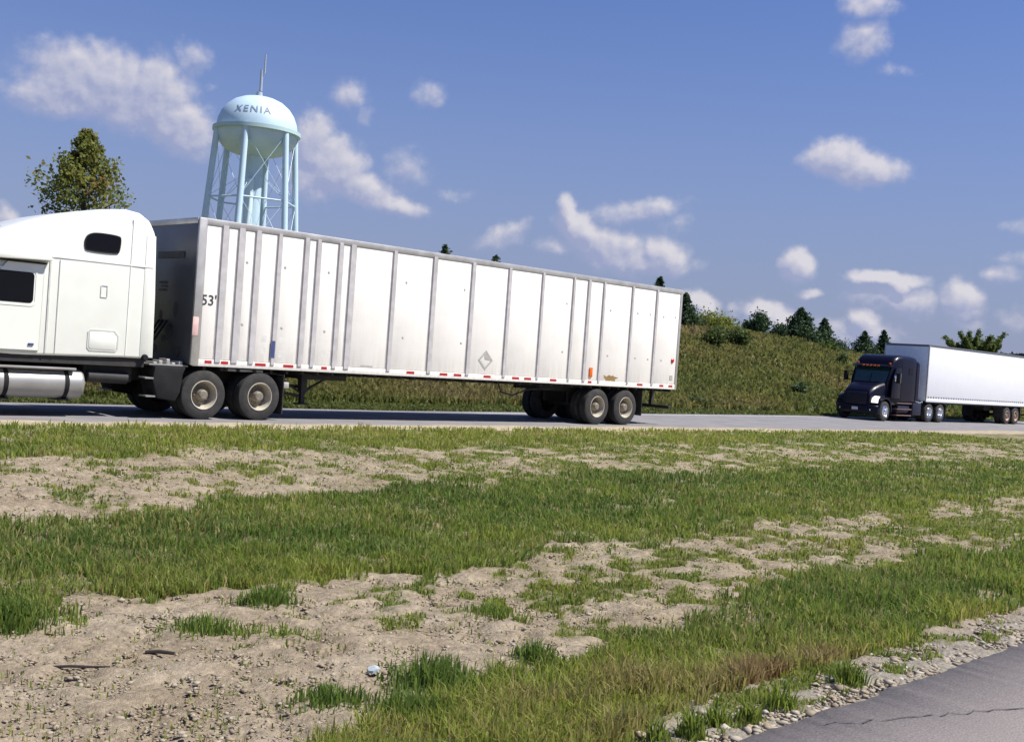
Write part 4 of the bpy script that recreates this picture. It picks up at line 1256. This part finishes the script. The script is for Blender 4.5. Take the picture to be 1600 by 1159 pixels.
# ================================================================ water tower
tw_blue = mat('tower_pale_blue', (.51, .665, .775), .45, var=.03, scale=.5, dirt=(.43, .55, .62), dirt_amt=.3)
tw_rail = mat('tower_rail_green', (.42, .57, .60), .5, var=.05)
tw_ink = mat('tower_lettering', (.20, .26, .33), .6, var=.05)
TX, TY = 87.2, 146.0
tz = float(terrain(TX, TY)) - .3
tw = empty('water_tower', (TX, TY, tz))
tag(tw, 'pale blue legged water tower with a round tank and dark town lettering', 'water tower')
RZ = 31.6 - tz
RT = 6.05
prof = [(0.02, RZ + 5.35), (1.2, RZ + 5.28), (2.4, RZ + 5.02), (3.5, RZ + 4.55), (4.5, RZ + 3.75), (5.2, RZ + 2.8), (5.65, RZ + 1.7), (5.82, RZ + .7), (5.82, RZ - .2), (5.70, RZ - .9), (5.35, RZ - 1.65), (4.7, RZ - 2.35), (3.8, RZ - 2.9), (2.6, RZ - 3.25), (1.6, RZ - 3.38), (1.15, RZ - 3.45)]
tank = MB().lathe(prof, (0, 0, 0), 'z', 64).build('tank', tw_blue, tw, ang=60)
MB().lathe([(5.8, RZ - .12), (6.32, RZ - .12), (6.32, RZ + .02), (6.32, RZ + .42), (6.25, RZ + .42), (6.25, RZ + .06), (5.8, RZ + .06)], (0, 0, 0), 'z', 64).build('balcony', tw_rail, tw, ang=30)
MB().lathe([(1.3, RZ - 3.4), (1.22, RZ - 4.0), (1.2, 4.0), (1.3, 2.5), (1.3, 0)], (0, 0, 0), 'z', 28).build('riser_pipe', tw_blue, tw, ang=40)
MB().tube((-1.15, -.9, 0), (-1.15, -.9, RZ - 6.9), .62, n=16).build('riser_sleeve', mat('tower_sleeve', (.60, .74, .80), .45, var=.04), tw)
toC = math.atan2(-TY, -TX)              # direction of the road from the tower
legs = []
for k in range(6):
    a = toC - math.radians(15.5) + k * math.pi / 3
    ca, sa = math.cos(a), math.sin(a)
    top = Vector((ca * 5.75, sa * 5.75, RZ + .3)); bot = Vector((ca * 7.75, sa * 7.75, 0))
    legs.append((top, bot))
    MB().tube(bot, top, .50, .44, n=16).build('leg', tw_blue, tw, ang=50)


def lp(k, z):
    t, b2 = legs[k % 6]
    f = (z - b2.z) / (t.z - b2.z)
    return b2.lerp(t, f)


for z in (RZ - 10.0, RZ - 20.0):
    for k in range(6):
        MB().tube(lp(k, z), lp(k + 1, z), .13, n=8).build('strut', tw_blue, tw)
for z0, z1 in ((RZ - 9.9, RZ - .5), (RZ - 19.9, RZ - 10.1), (.3, RZ - 20.1)):
    for k in range(6):
        MB().tube(lp(k, z0), lp(k + 1, z1), .035, n=6).build('tie_rod', tw_blue, tw)
        MB().tube(lp(k + 1, z0), lp(k, z1), .035, n=6).build('tie_rod', tw_blue, tw)
for k in range(6):
    MB().tube(lp(k, RZ - 9.9), (0, 0, RZ - 5.2), .04, n=6).build('tie_rod', tw_blue, tw)
# antenna mast
mast_m = mat('antenna_grey', (.34, .38, .44), .6, var=.1)
MB().tube((0, 0, RZ + 5.3), (0, 0, RZ + 6.0), .5, .42, n=12).build('roof_vent', mast_m, tw)
ms = MB().tube((.1, 0, RZ + 5.9), (.1, 0, RZ + 9.2), .10, .08, n=8).build('antenna_mast', mast_m, tw)
rgt = Vector((math.sin(AZ), -math.cos(AZ), 0))
MB().tube(rgt * .15 + Vector((0, 0, RZ + 6.2)), rgt * .12 + Vector((0, 0, RZ + 9.3)), .22, .20, n=10).build('antenna', mast_m, ms)
MB().tube(rgt * .55 + Vector((0, 0, RZ + 8.8)), rgt * .55 + Vector((0, 0, RZ + 11.6)), .13, .11, n=8).build('antenna', mast_m, ms)
# lettering wrapped round the tank
tm_ = text_mesh("XENIA", 1.5, 'lettering', tw_ink, tw, spacing=1.28, bold=.018)
bmx = bmesh.new(); bmx.from_mesh(tm_.data)
bmesh.ops.subdivide_edges(bmx, edges=[e for e in bmx.edges if e.calc_length() > .35], cuts=3)
bmx.to_mesh(tm_.data); bmx.free()
pr = sorted([(z - RZ, r) for r, z in prof])
pz = [p[0] for p in pr]; prr = [p[1] for p in pr]
ca0 = toC - math.radians(8.5)
for v in tm_.data.vertices:
    z = 2.45 + v.co.y * .95
    r = float(np.interp(z, pz, prr)) + .05
    a = ca0 + v.co.x / 5.45
    v.co = (r * math.cos(a), r * math.sin(a), RZ + z)

# ================================================================ trees
LEAF = leaf_mat('broad_leaf', [(0.0, (.095, .140, .044)), (.35, (.165, .200, .050)), (.65, (.245, .250, .058)), (.88, (.29, .24, .075)), (1.0, (.26, .15, .07))], .55)
NEEDLE = leaf_mat('needle', [(0.0, (.026, .056, .028)), (.5, (.042, .080, .034)), (1.0, (.080, .115, .042))], .3)
SHRUB = leaf_mat('shrub_leaf', [(0.0, (.055, .095, .030)), (.5, (.105, .140, .038)), (1.0, (.21, .235, .050))], .45)
bark = mat('bark', (.075, .058, .042), .95, var=.3, scale=14, bump=.6, bscale=20)


def leaves(name, P, s, tint, m, parent, flat=0.0, asp=.6):
    n = len(P)
    a = rng.normal(size=(n, 3)); a[:, 2] *= (1 - flat); a /= np.linalg.norm(a, axis=1)[:, None]
    b2 = np.cross(a, rng.normal(size=(n, 3))); b2 /= np.linalg.norm(b2, axis=1)[:, None]
    s = s[:, None]
    V = np.stack([P - a * s, P + b2 * s * asp, P + a * s, P - b2 * s * asp], 1)
    q = (np.arange(n) * 4)[:, None] + np.arange(4)[None]
    return fast_mesh(name, V.reshape(-1, 3), quads=q, material=m, tint=np.repeat(np.clip(tint, 0, 1), 4), parent=parent)


def broad_tree(name, label, u, v, top, width, crown_from=.2, n=5200, ls=.13, group=None, cat='tree', m=None, brown=0.06, shape='cone', seed=1, trunk_r=.14):
    g0 = float(terrain(u, v)); H = top - g0
    t = empty(name, (u, v, g0)); tag(t, label, cat, group)
    r = np.random.default_rng(seed)
    tr_ = MB()
    tr_.path([(0, 0, -.2), (.05, .03, H * .3), (-.04, .02, H * .6), (0, 0, H * .93)], [trunk_r, trunk_r * .8, trunk_r * .5, .02], 8)
    pts = []; k_n = 34
    for k in range(k_n):
        f = crown_from + (1 - crown_from) * (k / (k_n - 1)) ** .9 * .97
        if shape == 'cone': R = width * .5 * ((1.03 - f) / (1.03 - crown_from)) ** 1.1 * 1.3
        else: R = width * .5 * math.sin(math.pi * min(1, max(.08, (f - crown_from * .7) / (1.02 - crown_from * .7)))) ** .7
        R = min(R, width * .5) * (.62 + .42 * r.random())
        a = k * 2.4 + r.random() * .9
        e = np.array([R * math.cos(a), R * math.sin(a), f * H + R * (.22 if shape == 'cone' else .3)])
        s0 = np.array([0, 0, max(.1, f * H - R * .15)])
        mid = s0 * .45 + e * .55 + np.array([0, 0, -.06 * R])
        tr_.path([tuple(s0), tuple(mid), tuple(e)], [trunk_r * .35 * (1.1 - f), trunk_r * .22 * (1.1 - f), .008], 5)
        for q_ in range(7):
            w_ = .35 + .68 * q_ / 6
            c0 = s0 * (1 - w_) + e * w_ + r.normal(size=3) * .10 * R
            pts.append((c0, .08 + .11 * R + .05 * r.random()))
    for q_ in range(5):
        pts.append((np.array([0, 0, H * (.90 + .025 * q_)]), .07 + .03 * (4 - q_)))
    tr_.build('trunk', bark, t)
    per = max(4, n // len(pts))
    P = []; T = []
    for c0, sd in pts:
        mloc = int(per * (.45 + 1.1 * r.random()))
        base = .50 + (r.random() - .5) * .45
        if r.random() < brown * .5: base = .95
        P.append(c0 + np.clip(r.normal(size=(mloc, 3)), -1.9, 1.9) * sd * np.array([1, 1, .8])); T.append(base + (r.random(mloc) - .5) * .35)
    P = np.concatenate(P); T = np.concatenate(T)
    leaves('crown', P, ls * (.6 + .8 * r.random(len(P))), T, m or LEAF, t)
    return t


def conifer(name, label, u, v, top, width, group, seed, n=5200, cat='tree', base=None):
    g0 = float(terrain(u, v)) if base is None else base
    H = top - g0
    t = empty(name, (u, v, g0)); tag(t, label, cat, group)
    r = np.random.default_rng(seed)
    MB().path([(0, 0, -.2), (.02, 0, H * .5), (0, 0, H * .98)], [.03 * H * .6, .02 * H * .6, .008], 7).build('trunk', bark, t)
    P = []; T = []; S = []
    nb = 60
    for k in range(nb):
        f = .06 + .92 * k / nb
        R = width * .5 * (1.02 - f) ** 1.05 * (.72 + .5 * r.random()) * 1.08
        a = k * 2.399 + r.random()
        mloc = int(n / nb * (.3 + 1.3 * (1 - f)))
        w_ = r.random(mloc) ** .7
        x = np.cos(a) * R * w_; y = np.sin(a) * R * w_
        z = f * H - R * w_ * .18 + R * w_ ** 2 * .22
        sp = .05 + .16 * R * (.4 + .6 * w_)
        P.append(np.stack([x, y, z], -1) + r.normal(size=(mloc, 3)) * sp[:, None] * np.array([1, 1, .55]))
        b_ = r.random() * .55 + .15
        T.append(b_ + (r.random(mloc) - .5) * .35)
    P.append(np.stack([r.normal(size=40) * .04, r.normal(size=40) * .04, H * (.9 + .1 * r.random(40))], -1)); T.append(np.full(40, .5))
    P = np.concatenate(P); T = np.concatenate(T)
    leaves('crown', P, (.075 + .016 * H) * (.6 + .8 * r.random(len(P))), T, NEEDLE, t, flat=.2, asp=.45)
    return t


def shrub(name, label, u, v, h, w_, group=None, seed=1, n=1500, m=None, ls=.09, cat='shrub', tint=.5):
    g0 = float(terrain(u, v))
    t = empty(name, (u, v, g0)); tag(t, label, cat, group)
    r = np.random.default_rng(seed)
    st = MB(); P = []; T = []
    for k in range(14):
        a = r.random() * 6.28; q_ = r.random() ** .5
        e = np.array([math.cos(a) * w_ * .5 * q_, math.sin(a) * w_ * .5 * q_, h * (1 - .55 * q_ ** 2) * (.75 + .3 * r.random())])
        st.path([(0, 0, -.1), tuple(e * np.array([.4, .4, .6])), tuple(e)], [.03, .02, .006], 5)
        for w2 in (.45, .7, .95):
            mloc = n // 42
            P.append(e * w2 + r.normal(size=(mloc, 3)) * (.07 + .09 * w_) * np.array([1, 1, .8])); T.append(tint + (r.random() - .5) * .6 + (r.random(mloc) - .5) * .3)
    st.build('stem', bark, t)
    P = np.concatenate(P); T = np.concatenate(T); P[:, 2] = np.maximum(P[:, 2], .02)
    leaves('crown', P, ls * (.6 + .8 * r.random(len(P))), T, m or SHRUB, t)
    return t


broad_tree('broadleaf_tree', 'loose pointed broadleaf tree standing beyond the cab at the left edge', 21.3, 50.0, 10.45, 4.3, .30, 7200, .095, None, seed=5)
GH = 'evergreens along the hill crest'
conifer('evergreen_tree', 'broad dark evergreen, tallest and widest on the hill crest', 85.8, 52.5, 7.75, 4.3, GH, 3, 9000)
conifer('evergreen_tree', 'slim evergreen just right of the widest one on the crest', 90.6, 53, 7.15, 2.6, GH, 4)
conifer('evergreen_tree', 'bushy evergreen on the crest left of the dark truck cab', 99.8, 54, 6.6, 3.0, GH, 5)
conifer('evergreen_tree', 'narrow evergreen on the crest touching the smooth trailer front', 101.7, 53, 6.85, 2.3, GH, 6)
conifer('evergreen_tree', 'dark evergreen just beyond the rear edge of the posted trailer', 69.3, 52.5, 7.5, 2.6, GH, 7)
conifer('evergreen_tree', 'evergreen whose tip shows over the trailer roof near its rear end', 67.9, 54, 8.6, 3.0, GH, 8)
conifer('evergreen_tree', 'evergreen with only its tip over the middle of the trailer roof, left one', 46.2, 54, 8.42, 3.2, GH, 9, 2200)
conifer('evergreen_tree', 'evergreen with only its tip over the middle of the trailer roof, right one', 50.6, 54, 8.28, 3.2, GH, 10, 2200)
shrub('shrub', 'round dark bush on the crest between trailer rear and widest evergreen', 78.6, 52, 1.75, 2.0, None, 12, 4200, NEEDLE, .11, tint=.35)
shrub('shrub', 'small dark bush on the crest left of the widest evergreen', 83.2, 53, 1.15, 1.7, None, 13, 1100, NEEDLE, .1, tint=.3)
shrub('shrub', 'bright green rounded bush high on the hill beside the trailer rear', 72.0, 53, 1.0, 4.4, None, 14, 2600, SHRUB, .10, tint=1.0)
shrub('shrub', 'bright green bush second from the trailer rear along the hilltop', 76.0, 54, .8, 3.4, None, 15, 2000, SHRUB, .10, tint=.95)
shrub('shrub', 'green bush a little below the hilltop near the trailer rear', 64.2, 46, 1.5, 1.9, None, 16, 1400, SHRUB, .1, tint=.35)
shrub('shrub', 'low dark bush growing alone halfway up the slope', 59.1, 36, .7, .8, None, 17, 700, NEEDLE, .08, tint=.6)
shrub('shrub', 'thin young sapling on the slope above the far mirror of the navy truck', 78.2, 44, 1.0, .7, None, 18, 600, SHRUB, .08, tint=.2)
shrub('shrub', 'small low bush near the foot of the slope right of the trailer', 44.0, 32.2, .55, .9, None, 19, 700, SHRUB, .06, tint=.3)
shrub('shrub', 'dark green bush just below the hilltop, between the round bush and trailer rear', 68.5, 47, 1.2, 2.0, None, 21, 1300, SHRUB, .1, tint=.3)
shrub('shrub', 'straggly low bush below the widest evergreen', 84.5, 49, .6, 2.0, None, 22, 1300, SHRUB, .1, tint=.35)
shrub('shrub', 'low dark thicket filling the gap under the slim evergreen', 92.5, 53, .6, 3.0, None, 23, 1400, NEEDLE, .08, tint=.5)
shrub('shrub', 'low green thicket between the two evergreens beside the navy cab', 101.0, 54, .7, 3.0, None, 24, 1400, SHRUB, .1, tint=.2)

# spiky open-crowned tree behind the second trailer
g0 = float(terrain(162, 70))
sp = empty('broadleaf_tree', (162, 70, g0)); tag(sp, 'sparse tree with long upswept branches showing over the smooth trailer roof', 'tree')
tb_ = MB(); P = []; T = []
r_ = np.random.default_rng(77)
Hs = 10.6 - g0
tb_.path([(0, 0, -.2), (0, 0, Hs * .45)], [.25, .18], 8)
for k, (dx, zt_) in enumerate([(-4.3, .80), (-3.0, .88), (-2.2, .80), (-1.2, .90), (-.4, .82), (.8, .95), (1.3, .85), (2.2, .86), (3.0, .80), (4.1, .93), (-3.6, .70), (3.3, .72), (0, .74), (-1.8, .70), (1.9, .70), (-3.0, .66), (3.0, .68), (-1.0, .74), (1.0, .76), (-2.4, .74), (2.3, .75)]):
    e = np.array([dx * .717, -dx * .697, Hs * zt_]) + np.array([1, 1, 0]) * (r_.random() - .5) * 2.5
    s0 = np.array([0, 0, Hs * (.32 + .12 * r_.random())])
    mid = s0 * .5 + e * .5 + np.array([0, 0, -.25])
    tb_.path([tuple(s0), tuple(mid), tuple(e)], [.10, .06, .012], 5)
    for w_ in np.linspace(.35, 1.0, 10):
        c0 = s0 * (1 - w_) ** 2 + 2 * mid * w_ * (1 - w_) + e * w_ ** 2
        P.append(c0 + r_.normal(size=(60, 3)) * (.52 - .36 * w_) * np.array([1, 1, 1.0])); T.append(.0 + .25 * r_.random() + (r_.random(60) - .5) * .3)
tb_.build('trunk', bark, sp)
P = np.concatenate(P); leaves('crown', P, .15 * (.6 + .8 * r_.random(len(P))), np.concatenate(T), LEAF, sp)

# far-off wood on the right, reads as one mass
FARLEAF = leaf_mat('far_wood_leaf', [(0.0, (.022, .034, .030)), (1.0, (.050, .066, .045))], .1)
n = 16000
u = 285 + rng.random(n) * 260; v = 146 + rng.random(n) * 14
hmax = (11.2 + (u - 310) * .048) * (.90 + .12 * fbm(u * .05, v * .05, 3))
P = np.stack([u, v, terrain(u, v) * 0 + hmax * rng.random(n) ** .6], -1)
tag(leaves('distant_wood', P, 1.0 * (.6 + .8 * rng.random(n)), rng.random(n), FARLEAF, None), kind='stuff')


# ================================================================ single weeds, sticks and litter in the median
def weed(label, u, v, h, w_, n, tint, seed):
    r = np.random.default_rng(seed)
    P = np.stack([u + r.normal(size=n) * w_ * .22, v + r.normal(size=n) * w_ * .22, np.zeros(n)], -1)
    P[:, 2] = terrain(P[:, 0], P[:, 1])
    hh_ = h * (.35 + .75 * r.random(n)) * np.exp(-(((P[:, 0] - u) ** 2 + (P[:, 1] - v) ** 2) / (w_ * .5) ** 2) * .8)
    t = empty('weed_clump', (u, v, float(terrain(u, v))))
    o = blades('blades', P - np.array([u, v, float(terrain(u, v))]), hh_, .010 * (.6 + .8 * r.random(n)), np.clip(tint + (r.random(n) - .5) * .3, 0, 1), GRASS, lean=.8, parent=t)
    o['kind'] = 'stuff'
    return tag(t, label, 'weed', 'single weeds in the median')


for i, a_ in enumerate([
    ('small green weed in the gravel at the bottom edge, leftmost by the near pavement', 4.34, 3.27, .17, .13, 120, .42),
    ('upright green weed in the pale gravel, second along the near pavement', 4.50, 3.19, .20, .15, 170, .38),
    ('green weed in the gravel, third along the near pavement', 4.80, 3.25, .17, .16, 160, .42),
    ('green weed in the gravel, fourth along the near pavement', 4.99, 3.18, .17, .16, 160, .44),
    ('taller straggly weed at the gravel edge just short of the crack', 5.36, 3.24, .18, .22, 190, .46),
    ('bushy bright green weed in the gravel beside the start of the crack', 6.18, 3.28, .19, .24, 280, .36),
    ('dark green tuft at the edge of bare soil above the yellow grass', 4.97, 4.70, .15, .34, 280, .12),
    ('dark grey-green weed at the lower left end of the front grass', 3.42, 4.62, .13, .50, 380, .14),
    ('large dark green weed above the front grass, right of the grey-green one', 4.12, 4.62, .20, .62, 620, .16),
    ('wide dark weed at the front of the large weed pair', 3.66, 4.25, .17, .60, 560, .16),
    ('green tuft alone on the bare soil at the left', 3.66, 6.35, .14, .55, 420, .25),
    ('low green mat reaching down from the tuft on the bare soil', 3.95, 6.0, .07, .8, 300, .35),
    ('round green tuft where the grass band meets the bare soil', 4.52, 6.98, .16, .50, 420, .18),
    ('tall grass clump at the left edge above the bare soil', 2.72, 7.05, .24, .55, 520, .18),
    ('tiny pale tuft on the bare soil near the left edge', 3.06, 6.95, .10, .26, 120, .4),
    ('wiry tuft in the middle of the bare soil patch', 5.62, 5.80, .11, .50, 300, .25),
]):
    weed(*a_, seed=200 + i)
stick_m = mat('dark_stick', (.045, .034, .028), .9, var=.3)
for lab, pts, r0 in (('long dark stick lying on the bare soil at the lower left', [(2.59, 6.07), (2.66, 6.01), (2.74, 5.93), (2.81, 5.85)], .007), ('short dark stick lying on the bare soil right of the longer one', [(3.12, 6.06), (3.18, 6.01), (3.24, 5.94)], .010)):
    o = MB().path([(u, v, float(terrain(u, v)) + .016 + .005 * (i % 2)) for i, (u, v) in enumerate(pts)], [r0, r0 * 1.2, r0, r0 * .6][:len(pts)], 7).build('stick', stick_m)
    tag(o, lab, 'stick')
lm_ = MB()
lz = float(terrain(3.96, 4.99))
ring = [(3.96 + .05 * math.cos(a) * (.6 + .6 * rnd.random()), 4.99 + .035 * math.sin(a) * (.6 + .6 * rnd.random())) for a in np.linspace(0, 6.28, 9)[:-1]]
lm_.add([(x, y, lz + .008 + .02 * rnd.random()) for x, y in ring] + [(3.96, 4.99, lz + .042)] + [(x, y, lz) for x, y in ring], [(i, (i + 1) % 8, 8) for i in range(8)] + [(9 + i, 9 + (i + 1) % 8, (i + 1) % 8, i) for i in range(8)])
tag(lm_.build('litter', mat('litter_plastic', (.38, .43, .46), .35, var=.1), ang=20), 'crumpled pale blue-white scrap of litter on the bare soil', 'litter')
